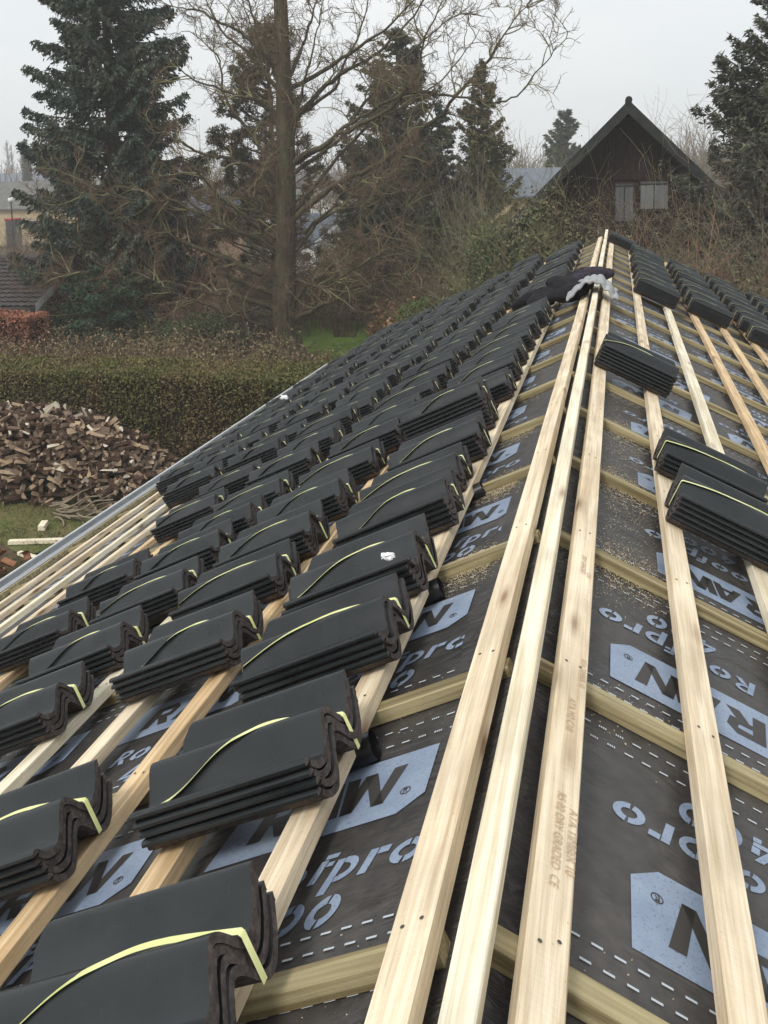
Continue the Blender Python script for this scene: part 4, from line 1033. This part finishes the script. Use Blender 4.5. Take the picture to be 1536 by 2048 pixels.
# bare thickets of the garden behind
TH = [(640, 600, 38.0, 5, 2, 2.6, 60, 'twig_brown', 'brown bare thicket behind the green lawn, left part'), (740, 560, 37.5, 6, 2, 3.9, 45, 'twig_brown', 'large reddish brown bare thicket right of the bare tree'),
      (830, 560, 36.5, 4, 2, 2.0, 40, 'twig_red', 'reddish bare shrub between the lawn and the cream wall'), (620, 470, 41, 6, 2, 3.6, 35, 'twig_brown', 'tall brown thicket seen past the bare trunk'),
      (500, 520, 36, 6, 2, 3.4, 45, 'twig_brown', 'brown bare thicket behind the lower left branches'), (400, 470, 39, 6, 2, 3.8, 35, 'twig_brown', 'tall bare thicket between spruce and bare tree'),
      (150, 470, 30, 6, 2, 4.4, 40, 'twig_red', 'reddish tangle of bare twigs at the left below the spruce'), (300, 420, 29.5, 5, 2, 5.0, 36, 'twig_red', 'dense reddish twigs in front of the tall spruce'),
      (30, 470, 60, 16, 4, 4.0, 70, 'twig_grey', 'grey brown hedge row by the beige house at far left'),
      (900, 420, 41, 3, 2, 5.6, 16, 'twig_grey', 'bare grey shrub in front of the thuja'), (1040, 470, 30, 4, 3, 6.0, 80, 'twig_pale', 'mossy bare fruit tree tangle left of the gabled house'), (1125, 470, 26, 4, 3, 5.2, 70, 'twig_pale', 'mossy twisted shrub in front of the gabled house left side'),
      (1200, 480, 25, 3, 2, 4.9, 14, 'twig_brown', 'thin bare branches in front of the house windows'), (1010, 540, 26, 5, 3, 3.4, 90, 'twig_grey', 'grey brown brush behind the far end of the left roof'), (1500, 560, 22, 5, 3, 4.6, 110, 'twig_grey', 'dense grey brown brush at the right edge'),
      (1400, 560, 24, 4, 3, 3.9, 80, 'twig_red', 'reddish brown brush beside the dark fence'), (1490, 400, 27, 4, 3, 6.4, 70, 'twig_grey', 'tall grey bare bush in front of the right pine'), (1580, 450, 24, 4, 3, 6.2, 60, 'twig_grey', 'tall bare bush at the far right border'), (960, 590, 33, 6, 3, 2.6, 60, 'twig_brown', 'low brown brush right of the rhododendron')]
for (px, py, Y, w_, dp, h, n, m_, lb) in TH:
    thicket('bare_shrub', pb(px, py, Y), Y, w_, dp, h, int(n * 1.6), M[m_], lb, 'shrub', r0=.010 * Y / 28, twiggy=8, wig=.14, curl=.08, group=None, leaf=M['bramble'] if px > 980 else (M['brown_leaf'] if n > 60 else None), nleaf=900)
for i, (px, Y, w_, h, mm, lb) in enumerate([(610, 42, 6, 2.6, 'green_brush', 'dark green undergrowth bush far behind the green lawn'), (740, 41, 5, 2.4, 'brown_leaf', 'brown undergrowth bush behind the reddish thicket'), (850, 42, 5, 1.5, 'green_brush', 'green undergrowth bush left below the cream wall'),
        (1000, 36, 5, 3.6, 'bramble', 'bramble bush behind the far left roof edge'), (1075, 26, 4.4, 6.0, 'bramble', 'bramble mass below the left side of the gabled roof'), (1030, 27, 2.4, 5.4, 'green_brush', 'tall green bush left of the gabled house'), (450, 40, 7, 2.8, 'brown_leaf', 'brown bush mass behind the lower bare branches'),
        (1470, 26, 5, 5.0, 'bramble', 'dense olive bush at right below the pine'), (1570, 21, 5, 4.0, 'bramble', 'dense olive bush at the right picture edge'), (1400, 29, 4, 4.4, 'brown_leaf', 'brown bush right of the gabled house')]):
    bush('garden_bush', pb(px, 560, Y), Y, w_, h, M[mm], 9000, lb, 'bush', depth=2.5, leafL=.13, leafW=.055, lobes=14)
thicket('upright_shrub', pb(940, 500, 37.5), 37.5, 3.0, 1.6, 6.6, 75, M['twig_grey'], 'tall upright bundle of pale grey brown stems in front of the thuja', 'shrub', r0=.018, twiggy=5, wig=.05, curl=.01, upright=3.2, sublen=.12)
for i, (px, py, Y, h) in enumerate([(1338, 560, 20, 5.1), (1362, 560, 21, 4.9), (1382, 560, 20.5, 5.6), (1408, 560, 22, 5.7), (1300, 520, 23, 5.2), (1218, 500, 21, 6.3)]):
    thicket('bare_sapling', pb(px, py, Y), Y, .8, .5, h, 4, M['twig_red'] if i != 5 else M['twig_brown'], ['slender pale bare sapling left of the dark fence, nearest the roof', 'slender bare sapling right beside the leftmost one', 'slender bare sapling third from the left by the fence', 'rightmost slender bare sapling by the fence', 'bare sapling just right of the ridge tip', 'twiggy bare sapling standing at the ridge tip before the windows'][i], 'sapling', r0=.018, twiggy=5, wig=.05, curl=.02, upright=4, sublen=.14, group=None)

# ------------------------------------------------------------------ background buildings
M['roof_grey'] = noisy('grey_roof', [(.3, (.10, .10, .095)), (.7, (.17, .165, .155))], 2, .9, .2)
M['roof_wave'] = noisy('corrugated_dark_roof', [(.3, (.050, .046, .045)), (.7, (.10, .092, .09))], 3, .85, .2)
M['roof_blue'] = noisy('blue_grey_tiles', [(.3, (.11, .13, .16)), (.7, (.17, .19, .22))], 3, .6, .2)
M['render_beige'] = noisy('beige_render', [(.3, (.42, .32, .19)), (.7, (.52, .41, .26))], 1, .9, .1)
M['render_white'] = noisy('white_render', [(.3, (.60, .60, .58)), (.7, (.72, .72, .70))], 1, .9, .1)
M['house_dark'] = noisy('dark_stained_boards', [(.3, (.014, .008, .007)), (.6, (.032, .016, .013)), (.8, (.055, .026, .020))], 3, .8, .4, .02, sc=(6, 6, .6))
M['house_edge'] = noisy('weathered_bargeboard', [(.3, (.014, .015, .014)), (.7, (.036, .040, .036))], 3, .8, .3)
M['pane'] = noisy('curtained_pane', [(.3, (.10, .105, .105)), (.7, (.19, .20, .20))], 1.5, .25, .0, spec=.6, sc=(4, 1, .3))
M['pane_dim'] = noisy('dim_pane', [(.3, (.06, .062, .062)), (.7, (.11, .115, .115))], 1.5, .25, .0, spec=.6, sc=(4, 1, .3))
M['cream'] = noisy('cream_block', [(.3, (.48, .43, .30)), (.7, (.62, .57, .43))], 2, .9, .4)
M['glass'] = mat('window_glass', (.05, .06, .07), .1, .6)
def gable_house(name, x, y, lx, ly, eave, ridge, rot, mw, mr, label, cat='house', over=.35, wave=0.0, windows=(), chimney=False):
    root = tag(empty(name, (x, y, 0), rot), label, cat)
    wb = MB(); wb.box(-lx / 2, lx / 2, -ly / 2, ly / 2, 0, eave); 
    for s in (-1, 1):
        wb.poly([(s * lx / 2, -ly / 2, eave), (s * lx / 2, ly / 2, eave), (s * lx / 2, 0, ridge - .05)])
    wl = wb.build('wall', mw, root)
    rb_ = MB(); n = int(lx / .22) if wave else 1; hx = lx / 2 + over; sl = (ridge - eave) / (ly / 2)
    for s in (-1, 1):
        rows = 12 if wave else 1
        for r in range(rows):
            t0, t1 = r / rows, (r + 1) / rows; ye = ly / 2 + over
            def P(x_, t, up=0): return (x_, s * ye * (1 - t), ridge - sl * ye * (1 - t) + up)
            if not wave: rb_.poly([P(-hx, 0), P(hx, 0), P(hx, 1), P(-hx, 1)]); rb_.poly([P(-hx, 0, .1), P(-hx, 1, .1), P(hx, 1, .1), P(hx, 0, .1)]); rb_.poly([P(-hx, 0), P(-hx, 0, .1), P(hx, 0, .1), P(hx, 0)]); 
            else:
                for i in range(n):
                    xa, xb = -hx + 2 * hx * i / n, -hx + 2 * hx * (i + 1) / n; xm = (xa + xb) / 2
                    rb_.poly([P(xa, t0, .06), P(xm, t0, .06 + wave), P(xm, t1, .02 + wave), P(xa, t1, .02)]); rb_.poly([P(xm, t0, .06 + wave), P(xb, t0, .06), P(xb, t1, .02), P(xm, t1, .02 + wave)])
    if wave:
        for s in (-1, 1): rb_.poly([(-hx, s * (ly / 2 + over), ridge - sl * (ly / 2 + over)), (hx, s * (ly / 2 + over), ridge - sl * (ly / 2 + over)), (hx, 0, ridge), (-hx, 0, ridge)])
        rb_.tube([(-hx, 0, ridge + .06), (hx, 0, ridge + .06)], .12, 8)
    rf = rb_.build('roof', mr, root, recalc=False)
    bb = MB()
    for s in (-1, 1):
        for t in (-1, 1):
            ye = ly / 2 + over; A = Vector((s * (hx + .02), t * ye, ridge - sl * ye)); B = Vector((s * (hx + .02), 0, ridge))
            bb.poly([A + Vector((0, 0, .14)), B + Vector((0, 0, .14)), B - Vector((0, 0, .14)), A - Vector((0, 0, .14))])
    bb.build('bargeboard', M['white_paint'], root, recalc=False)
    for (wx_, wz, ww, wh) in windows:
        f = MB(); f.box(wx_ - ww / 2, wx_ + ww / 2, -ly / 2 - .06, -ly / 2 - .01, wz, wz + wh); fo = f.build('window', M['white_paint'], root)
        g = MB(); g.box(wx_ - ww / 2 + .08, wx_ + ww / 2 - .08, -ly / 2 - .09, -ly / 2 - .065, wz + .08, wz + wh - .08); g.build('pane', M['glass'], fo)
    if chimney:
        c = MB(); c.box(-.4, .4, -.3, .3, ridge - .4, ridge + .9); c.build('chimney', M['brick'], root)
    return root
a = at(30, 430, 88)
gable_house('bungalow', a.x - 4, 90, 22, 8, 3.8, 6.3, .25, M['render_beige'], M['roof_grey'], 'beige walled bungalow with grey roof at the far left', windows=((-6, 1.2, 1.6, 1.3), (0, 1.2, 1.6, 1.3), (6, 1.2, 1.6, 1.3)))
a = at(20, 355, 150)
gable_house('bungalow', a.x, 150, 26, 10, 5.0, 7.9, .1, M['render_white'], M['roof_blue'], 'more distant grey roofed house behind the beige bungalow', windows=((4, 2, 2, 1.5),), chimney=True)
a = at(385, 405, 56)
gable_house('bungalow', a.x, 58, 4.6, 6, 3.4, 5.25, .35, M['brick'], M['roof_blue'], 'house with blue grey tiled roof seen between spruce and bare tree', wave=.05)
a = at(640, 450, 58)
gable_house('bungalow', a.x, 58, 4.2, 5, 2.5, 3.8, -.5, M['render_white'], M['roof_blue'], 'blue grey roof with white fascia right of the bare trunk', wave=.05)
a = at(655, 370, 92)
gable_house('bungalow', a.x, 92, 11, 7, 4.6, 6.4, .1, M['render_white'], M['roof_grey'], 'distant white house seen past the pine tufts', windows=((-3, 2.6, 1.4, 1.2), (2, 2.6, 1.4, 1.2)))
a = at(1090, 345, 55)
gable_house('bungalow', a.x, 56, 5.5, 7, 5.0, 6.35, .0, M['render_beige'], M['roof_blue'], 'low grey roof left of the dark gabled house')
a = at(20, 508, 33); b = at(10, 600, 27)
gable_house('shed', a.x - 1.4, 30.5, 10.5, 6.4, 2.35, 3.5, .10, M['render_white'], M['roof_wave'], 'dark corrugated tile roof with white gable behind the beech hedge', 'shed', wave=.045)
# dark timber house with the steep gable
ax, ay, az = at(1257, 207, 30); 
gh = tag(empty('timber_house', (ax, 30, 0)), 'dark timber house with steep pointed gable beyond the roof tip', 'house')
hw, dep = 4.1, 9.0; zE = az - hw
def gpoly(): pass
rf = MB()
for s in (-1, 1):
    for (n0, n1) in ((0, .16),):
        A = [(0, -.9, az), (s * hw, -.9, zE), (s * hw, dep, zE), (0, dep, az)]; B = [(x_, y_, z_ - .2) for x_, y_, z_ in A]
        rf.poly(A); rf.poly(B[::-1])
        for i in range(4): rf.poly([A[i], A[(i + 1) % 4], B[(i + 1) % 4], B[i]])
rf.build('roof', M['house_edge'], gh)
bg_ = MB()
for s in (-1, 1):
    bg_.poly([(0, -.95, az + .04), (s * hw, -.95, zE + .04), (s * hw, -.95, zE - .30), (0, -.95, az - .34)]); bg_.poly([(0, -.95, az + .04), (0, -.90, az + .04), (s * hw, -.90, zE + .04), (s * hw, -.95, zE + .04)])
bg_.build('bargeboard', M['house_edge'], gh, recalc=False)
rc = MB(); rc.tube([(0, -.97, az + .05), (0, dep, az + .05)], .10, 8); rc.build('ridge_cap', M['house_edge'], gh)
wl = MB(); wl.poly([(-hw + .5, 0, 0), (hw - .5, 0, 0), (hw - .5, 0, zE + .3), (.2, 0, az - .4), (-.2, 0, az - .4), (-hw + .5, 0, zE + .3)])
wl.box(-hw + .5, -hw + .7, .01, dep - .3, 0, zE + .2); wl.box(hw - .7, hw - .5, .01, dep - .3, 0, zE + .2); wl.build('wall', M['house_dark'], gh)
bm_ = MB(); bm_.box(-1.72, 1.72, -.10, -.004, 5.93, 6.05); bm_.box(.19, .29, -.09, -.004, 3.2, 5.84); bm_.build('cross_beam', M['house_dark'], gh)
gl = MB()
for i in range(34): x_ = -3.4 + i * .2; gl.box(x_, x_ + .012, -.03, -.004, 6.07, min(az - .6, az - abs(x_ + .2) * 1.02 - .75)) if az - abs(x_ + .2) * 1.02 - .75 > 6.1 else None
gl.build('board_joints', M['house_edge'], gh)
for (px0, py0, px1, py1) in ((1281, 363, 1335, 417), (1231, 367, 1266, 442)):
    A = at(px0, py0, 30); B = at(px1, py1, 30); x0, x1, z1, z0 = A.x - ax, B.x - ax, A.z, B.z
    f = MB(); t = .06
    f.box(x0 - t, x1 + t, -.085, -.005, z1, z1 + t); f.box(x0 - t, x1 + t, -.085, -.005, z0 - t, z0); f.box(x0 - t, x0, -.085, -.005, z0 + .001, z1 - .001); f.box(x1, x1 + t, -.085, -.005, z0 + .001, z1 - .001)
    fo = f.build('window', M['house_dark'], gh); g = MB(); g.box(x0, x1, -.045, -.02, z0, z1); g.build('pane', M['pane' if px0 > 1270 else 'pane_dim'], fo)
    sh = MB(); sh.box(x0 + .003, x1 - .003, -.06, -.048, z1 - .10, z1 - .06); sh.box((x0 + x1) / 2 - .015, (x0 + x1) / 2 + .015, -.058, -.046, z0 + .003, z1 - .11); sh.build('window_bar', M['house_edge'], fo)
rl = MB()
for z_ in (3.5, 3.75, 4.0): rl.box(-.4, 3.4, -1.05, -1.0, z_, z_ + .12)
for x_ in (-.4, .9, 2.2, 3.35): rl.box(x_, x_ + .07, -.99, -.92, 3.3, 4.2)
rl.box(-.4, 3.42, -1.1, -.9, 4.13, 4.2); rl.box(-.4, 3.4, -.98, -.02, 3.14, 3.28); rl.build('balcony', M['house_dark'], gh)
# cream block wall and dark fence
a = at(808, 489, 48); b = at(972, 489, 48)
w_ = tag(empty('garden_wall', ((a.x + b.x) / 2, 48, 0)), 'cream block garden wall behind the upright bare shrub', 'wall'); hw_ = (b.x - a.x) / 2
m1 = MB()
for r in range(9):
    for i in range(9):
        x0 = -hw_ + 2 * hw_ * i / 9 + (.25 if r % 2 else 0); x1 = min(hw_, x0 + 2 * hw_ / 9 - .02); m1.box(x0, x1, -.08, .08, r * .285, r * .285 + .27)
m1.build('blocks', M['cream'], w_)
m1 = MB(); m1.box(-hw_ - .05, hw_ + .05, -.14, .14, 2.57, 2.64); m1.build('coping', M['brick'], w_)
m1 = MB()
for x_ in (-hw_, -.1, hw_ - .15): m1.box(x_, x_ + .2, -.12, -.085, 0, 2.56)
m1.build('pier', M['cream'], w_)
M['fence_red'] = noisy('red_brown_fence', [(.3, (.05, .022, .018)), (.7, (.11, .05, .04))], 4, .85, .3)
a = at(1235, 512, 23.5); b = at(1450, 512, 23.5)
fr = tag(empty('board_fence', ((a.x + b.x) / 2, 23.5, 0)), 'dark red brown board fence below the timber house', 'fence'); L2 = (b.x - a.x) / 2
for i in range(4): m1 = MB(); x_ = -L2 + i * 2 * L2 / 3; m1.box(x_ - .05, x_ + .05, -.05, .05, 0, 3.85); m1.build('post', M['fence_red'], fr)
m1 = MB()
for k in range(8): m1.box(-L2 - .2, L2 + .2, -.08, -.055, 1.4 + k * .3, 1.67 + k * .3)
m1.build('boards', M['fence_red'], fr)
# flag pole, lamp, bin
a = at(397, 240, 70); b = at(396, 400, 70)
fp = tag(empty('flagpole', (a.x, 70, 0)), 'thin white flagpole rising between spruce and bare tree', 'flagpole')
m1 = MB(); m1.tube([(0, 0, 0), (0, 0, 7.6)], [.17, .13], 8); m1.tube([(0, 0, 7.6), (0, 0, a.z)], [.07, .05], 6); m1.build('pole', M['white_paint'], fp, smooth=True)
m1 = MB(); m1.tube([(0, 0, a.z), (0, 0, a.z + .08), (0, 0, a.z + .2)], [.03, .12, .03], 8); m1.build('knob', M['white_paint'], fp)
M['bin_grey'] = mat('grey_bin', (.05, .05, .055), .6); M['bin_red'] = mat('red_lid', (.35, .03, .03), .6)
a = at(28, 470, 62)
wbn = tag(empty('wheelie_bin', (a.x, 62, 0)), 'grey wheelie bin with red lid in front of the beige house', 'bin')
m1 = MB(); zb = max(0.0, a.z); m1.box(-.42, .42, -.35, .35, .12, zb + 1.05); m1.build('body', M['bin_grey'], wbn, bevel=.03)
m1 = MB(); m1.box(-.46, .46, -.40, .38, zb + 1.055, zb + 1.2); m1.build('lid', M['bin_red'], wbn, bevel=.03)
for s in (-1, 1): m1 = MB(); m1.tube([(s * .34, .36, .12), (s * .44, .36, .12)], .12, 12); m1.build('wheel', M['bin_grey'], wbn)
a = at(22, 405, 50)
ld = tag(empty('garden_lamp', (a.x, 50, 0)), 'white globe garden lamp on a thin post at the left edge', 'lamp')
m1 = MB(); m1.tube([(0, 0, 0), (0, 0, a.z)], .04, 6); m1.build('post', M['bin_grey'], ld)
bm = bmesh.new(); bmesh.ops.create_uvsphere(bm, u_segments=12, v_segments=8, radius=.17, matrix=Matrix.Translation((0, 0, a.z + .15))); me = bpy.data.meshes.new('globe'); bm.to_mesh(me); bm.free(); link('globe', me, M['white_paint'], ld)

# distant poplars and woodland
M['far_twig'] = mat('far_twigs', (.13, .115, .10), .95)
def poplar(x, y, h, label):
    tw = Twigs(3); tw.add([(x, y, 0), (x, y, h * .5), (x, y, h)], .5, .12)
    for i in range(70):
        z = h * RNG.uniform(.12, .93); q = wander((x, y, z), (RNG.normal() * .35, RNG.normal() * .35, 1), h * .20 * (1.15 - z / h) + .8, 3, .1); tw.add(q, .14, .06)
    o = link('poplar_tree', tw.mesh('poplar_tree'), M['far_twig']); return tag(o, label, 'poplar', 'distant row of bare poplars')
for i in range(17):
    p = at(-12 + i * 11.5, 330, 300); poplar(p.x, 300 + RNG.uniform(-6, 6), p.z + RNG.uniform(1.5, 3.5) + 5.2 * (1 if i < 11 else .8), 'distant bare poplar in the misty row along the far left horizon')
def far_wood():
    tw = Twigs(3)
    for i in range(900):
        Y = RNG.uniform(110, 190); px = RNG.uniform(-60, 1640); p = at(px, 355, Y); h = RNG.uniform(7, 10.5) * Y / 150 * (1.25 if px > 1330 else 1.0)
        for k in range(7): tw.add(wander((p.x, Y, RNG.uniform(0, h * .3)), (RNG.normal() * .5, RNG.normal() * .5, 1), h * RNG.uniform(.5, .85), 4, .16), .12, .04)
    return tag(link('distant_wood', tw.mesh('distant_wood'), M['far_twig']), 'hazy belt of bare woodland along the horizon', 'woodland', kind='stuff')
far_wood()
for i, (px, py, Y, h, r) in enumerate([(1395, 330, 60, 8.4, 3), (1330, 330, 75, 9.0, 3), (1010, 330, 62, 8.2, 3), (455, 330, 85, 9.5, 4), (700, 330, 70, 9, 3)]):
    thicket('distant_bare_tree', pb(px, py, Y), Y, r, r, h, 45, M['twig_grey'], ['round bare treetop right of the dark gable', 'hazy bare treetop just behind the gable slope', 'small bare treetop right of the thuja', 'hazy bare tree left of the olive pine', 'bare tree behind the broad conifer'][i], 'tree', r0=.03, twiggy=12, wig=.14, curl=.06, upright=1.6, sublen=.3)

# ================================================================== woodpile and yard clutter
M['log_bark'] = noisy('log_bark', [(.3, (.030, .017, .012)), (.6, (.075, .042, .028)), (.8, (.13, .085, .06))], 9, .95, .8, .02, 5, rnd=True)
def log_mat(name, a_, b_): return noisy(name, [(.3, a_), (.7, b_)], 6, .9, .5, .01, 5, sc=(.5, 5, 5), rnd=True)
M['log_face'] = log_mat('split_face', (.25, .17, .11), (.45, .34, .23)); M['log_pale'] = log_mat('pale_split_face', (.38, .32, .24), (.70, .63, .52)); M['log_dark'] = log_mat('weathered_split_face', (.11, .075, .055), (.24, .175, .13))
def log_mesh(kind, k):
    rg = random.Random(k * 7 + kind); L_ = .15; r = .075
    arcs = {0: (0, 95), 1: (0, 180), 2: (0, 60)}[kind]; n = 5
    sec = [(0, 0)] + [(r * math.cos(R_(a)), r * math.sin(R_(a))) for a in np.linspace(arcs[0], arcs[1], n)]
    V = []
    for x in (-L_, 0, L_):
        for (y, z) in sec: V.append((x + rg.uniform(-.008, .008), y + rg.uniform(-.006, .006) - .02, z + rg.uniform(-.006, .006) - .02))
    m_ = len(sec); F = []; mi = []
    for s in range(2):
        for j in range(m_): F.append((s * m_ + j, s * m_ + (j + 1) % m_, (s + 1) * m_ + (j + 1) % m_, (s + 1) * m_ + j)); mi.append(0 if j in (0, m_ - 1) else 1)
    F.append(tuple(range(m_))[::-1]); F.append(tuple(range(2 * m_, 3 * m_))); mi += [0, 0]
    me = bpy.data.meshes.new('firewood_log'); me.from_pydata(V, [], F); me.polygons.foreach_set('material_index', mi)
    for mm in (M[['log_face', 'log_face', 'log_pale', 'log_dark', 'log_dark'][k % 5]], M['log_bark']): me.materials.append(mm)
    bm = bmesh.new(); bm.from_mesh(me); bmesh.ops.recalc_face_normals(bm, faces=bm.faces); bm.to_mesh(me); bm.free(); return me
LM = [log_mesh(k % 3, k) for k in range(15)]
PCX, PCY, PLX, PLY, PH = -11.35, 17.15, 3.25, 1.05, 1.66
def pile_z(x, y):
    u = abs((x - PCX) / PLX); v = abs((y - PCY) / PLY); 
    if u >= 1: return 0
    prof_ = (1 - u ** 2.4) ** .75
    return PH * prof_ * max(0, 1 - v ** 2.6) ** .6
tops = []
i = 0; tries = 0
while i < 300 and tries < 20000:
    tries += 1
    x = random.uniform(PCX - 2.15, PCX + PLX - .05); y = PCY + PLY * random.uniform(-1, .25); z = pile_z(x, y) 
    if z < .04: continue
    z += random.uniform(-.03, .05)
    if y < PCY - PLY * .8: z *= random.random() ** .7
    if any((x - a_) ** 2 + (y - b_) ** 2 + (z - c_) ** 2 < .0052 for a_, b_, c_ in tops): continue
    tops.append((x, y, z)); o = bpy.data.objects.new('firewood_log', random.choice(LM)); COL.objects.link(o)
    o.location = (x, y, max(.06, z)); o.rotation_euler = (random.uniform(0, 6.28), random.gauss(0, .45), random.uniform(-.9, .9) + (1.57 if random.random() < .3 else 0)); s_ = random.uniform(.68, 1.02); o.scale = (s_ * random.uniform(.9, 1.15), s_, s_)
    tag(o, 'split firewood log in the big heap in front of the clipped hedge', 'log', 'firewood logs in the heap'); i += 1
def pile_core():
    V = []; Q = []; mi = []; n = 0
    nn = 2600
    for k in range(nn):
        x = random.uniform(PCX - PLX, PCX + PLX); y = PCY + PLY * random.uniform(-1, 1); z = pile_z(x, y) * (random.random() ** .25) - .05
        if z < 0.02 or z > pile_z(x, y): continue
        me = random.choice(LM); Mx = Matrix.Translation((x, y, z)) @ (Matrix.Rotation(random.uniform(-1.3, 1.3), 4, 'Z') @ Matrix.Rotation(random.gauss(0, .4), 4, 'Y') @ Matrix.Rotation(random.uniform(0, 6.28), 4, 'X'))
        for v in me.vertices: V.append(tuple(Mx @ v.co))
        for p_ in me.polygons: Q.append(tuple(n + i_ for i_ in p_.vertices)); mi.append(p_.material_index if p_.material_index else random.choice((0, 2)))
        n += len(me.vertices)
    me = bpy.data.meshes.new('firewood_heap'); me.from_pydata(V, [], Q); me.polygons.foreach_set('material_index', mi)
    return tag(link('firewood_heap', me, (M['log_face'], M['log_bark'], M['log_dark'])), 'mass of split firewood filling the heap under the top logs', 'firewood', kind='stuff')
pile_core()
# dead branches heap, timber offcuts, broken clay tiles, trestle
a = at(135, 1018, 15.6); tw = Twigs(6)
for k in range(22):
    ang = random.uniform(-.5, .5); q = wander((a.x + random.uniform(-.5, .4), 15.6 + random.uniform(-.25, .25), random.uniform(.04, .2)), (math.cos(ang), math.sin(ang), random.uniform(-.1, .1)), random.uniform(.5, 1.1), 8, .12, 0, .12); q[:, 2] = np.clip(q[:, 2], .02, .4); tw.add(q, .022, .010)
tag(link('dead_branches', tw.mesh('dead_branches'), M['twig_grey']), 'small heap of dead crooked branches on the lawn by the woodpile', 'branches')
def plank(px, py, Y, L_, w_, h, rot, label, m_='pine_pale'):
    p_ = at(px, py, Y); m1 = MB(); m1.box(-L_ / 2, L_ / 2, -w_ / 2, w_ / 2, 0, h); o = m1.build('timber_offcut', M[m_], None, bevel=.004); o.location = (p_.x, p_.y, .015); o.rotation_euler = (0, 0, rot); return tag(o, label, 'timber offcut')
plank(105, 1080, 14.4, 1.5, .10, .07, .27, 'pale board lying on the lawn beside the gutter')
plank(87, 1062, 15.0, .12, .30, .10, .35, 'short pale block of wood standing alone on the grass')
plank(62, 1115, 13.7, .62, .09, .06, -.35, 'short pale board on the mud near the broken clay tiles')
M['clay'] = noisy('clay_tile', [(.3, (.20, .085, .045)), (.7, (.36, .18, .10))], 6, .9, .4, rnd=True)
for k in range(26):
    x, y = -9.6 + random.gauss(0, .38), 13.0 + random.gauss(0, .35); m1 = MB(); n = 6; L_ = random.uniform(.12, .3)
    for i in range(n):
        t0, t1 = i / n, (i + 1) / n; f_ = lambda t: (t * .2 - .1, .03 * math.sin(t * 6.28))
        (y0, z0), (y1, z1) = f_(t0), f_(t1); m1.poly([(0, y0, z0), (L_, y0, z0), (L_, y1, z1), (0, y1, z1)]); m1.poly([(0, y0, z0 - .015), (0, y1, z1 - .015), (L_, y1, z1 - .015), (L_, y0, z0 - .015)]); m1.poly([(0, y0, z0), (0, y1, z1), (0, y1, z1 - .015), (0, y0, z0 - .015)])
    o = m1.build('broken_roof_tile', M['clay']); o.location = (x, y, random.uniform(.05, .28)); o.rotation_euler = (random.gauss(0, .5), random.gauss(0, .4), random.uniform(0, 6.28)); tag(o, 'broken orange clay roof tile in the rubble at the left edge', 'clay tile', 'broken clay tiles on the mud')
def grass_tufts():
    n = 42000; x = RNG.uniform(-15, -7.0, n); y = RNG.uniform(12.2, 17.2, n); k = np.array([noise.noise(Vector((a_ * .9, b_ * .9, 4))) for a_, b_ in zip(x, y)]); keep = k > RNG.uniform(-.5, .25, n); x, y = x[keep], y[keep]; n = len(x)
    P = np.stack([x, y, RNG.uniform(.01, .045, n)], 1); return leaf_obj('grass_blades', P, rand_dirs(n, 1.2), RNG.uniform(.04, .10, n), .010, M['grass_leaf'])
M['grass_leaf'] = leaf_mat('grass_blade', [(.3, (.075, .075, .025)), (.5, (.06, .09, .02)), (.7, (.13, .10, .05))], 1.0)
tag(grass_tufts(), 'short winter grass growing on the yard beside the woodpile', 'grass', kind='stuff')
def meadow():
    n = 26000; x = RNG.uniform(-11, -3.6, n); y = RNG.uniform(20.8, 31.4, n); P = np.stack([x, y, RNG.uniform(.02, .28, n)], 1)
    return leaf_obj('rough_grass', P, rand_dirs(n, 1.6), RNG.uniform(.12, .35, n), .016, M['rough_leaf'])
M['rough_leaf'] = leaf_mat('rough_grass_blade', [(.3, (.065, .085, .02)), (.6, (.085, .10, .028)), (.75, (.13, .11, .05))], .8)
tag(meadow(), 'rough yellowish grass between the hedge and the green lawn', 'grass', kind='stuff')

# ================================================================== damp air
hz = MB(); hz.box(-420, 420, -125, 495, -1, 31)
hm = bpy.data.materials.new('haze'); hm.use_nodes = True; t_ = hm.node_tree; t_.nodes.clear(); oo = t_.nodes.new('ShaderNodeOutputMaterial'); pv = t_.nodes.new('ShaderNodeVolumePrincipled')
pv.inputs['Color'].default_value = (1, 1, 1, 1); pv.inputs['Density'].default_value = .0014; t_.links.new(pv.outputs[0], oo.inputs['Volume'])
tag(hz.build('haze', hm), 'thin pale damp air over the gardens', 'haze', kind='stuff')
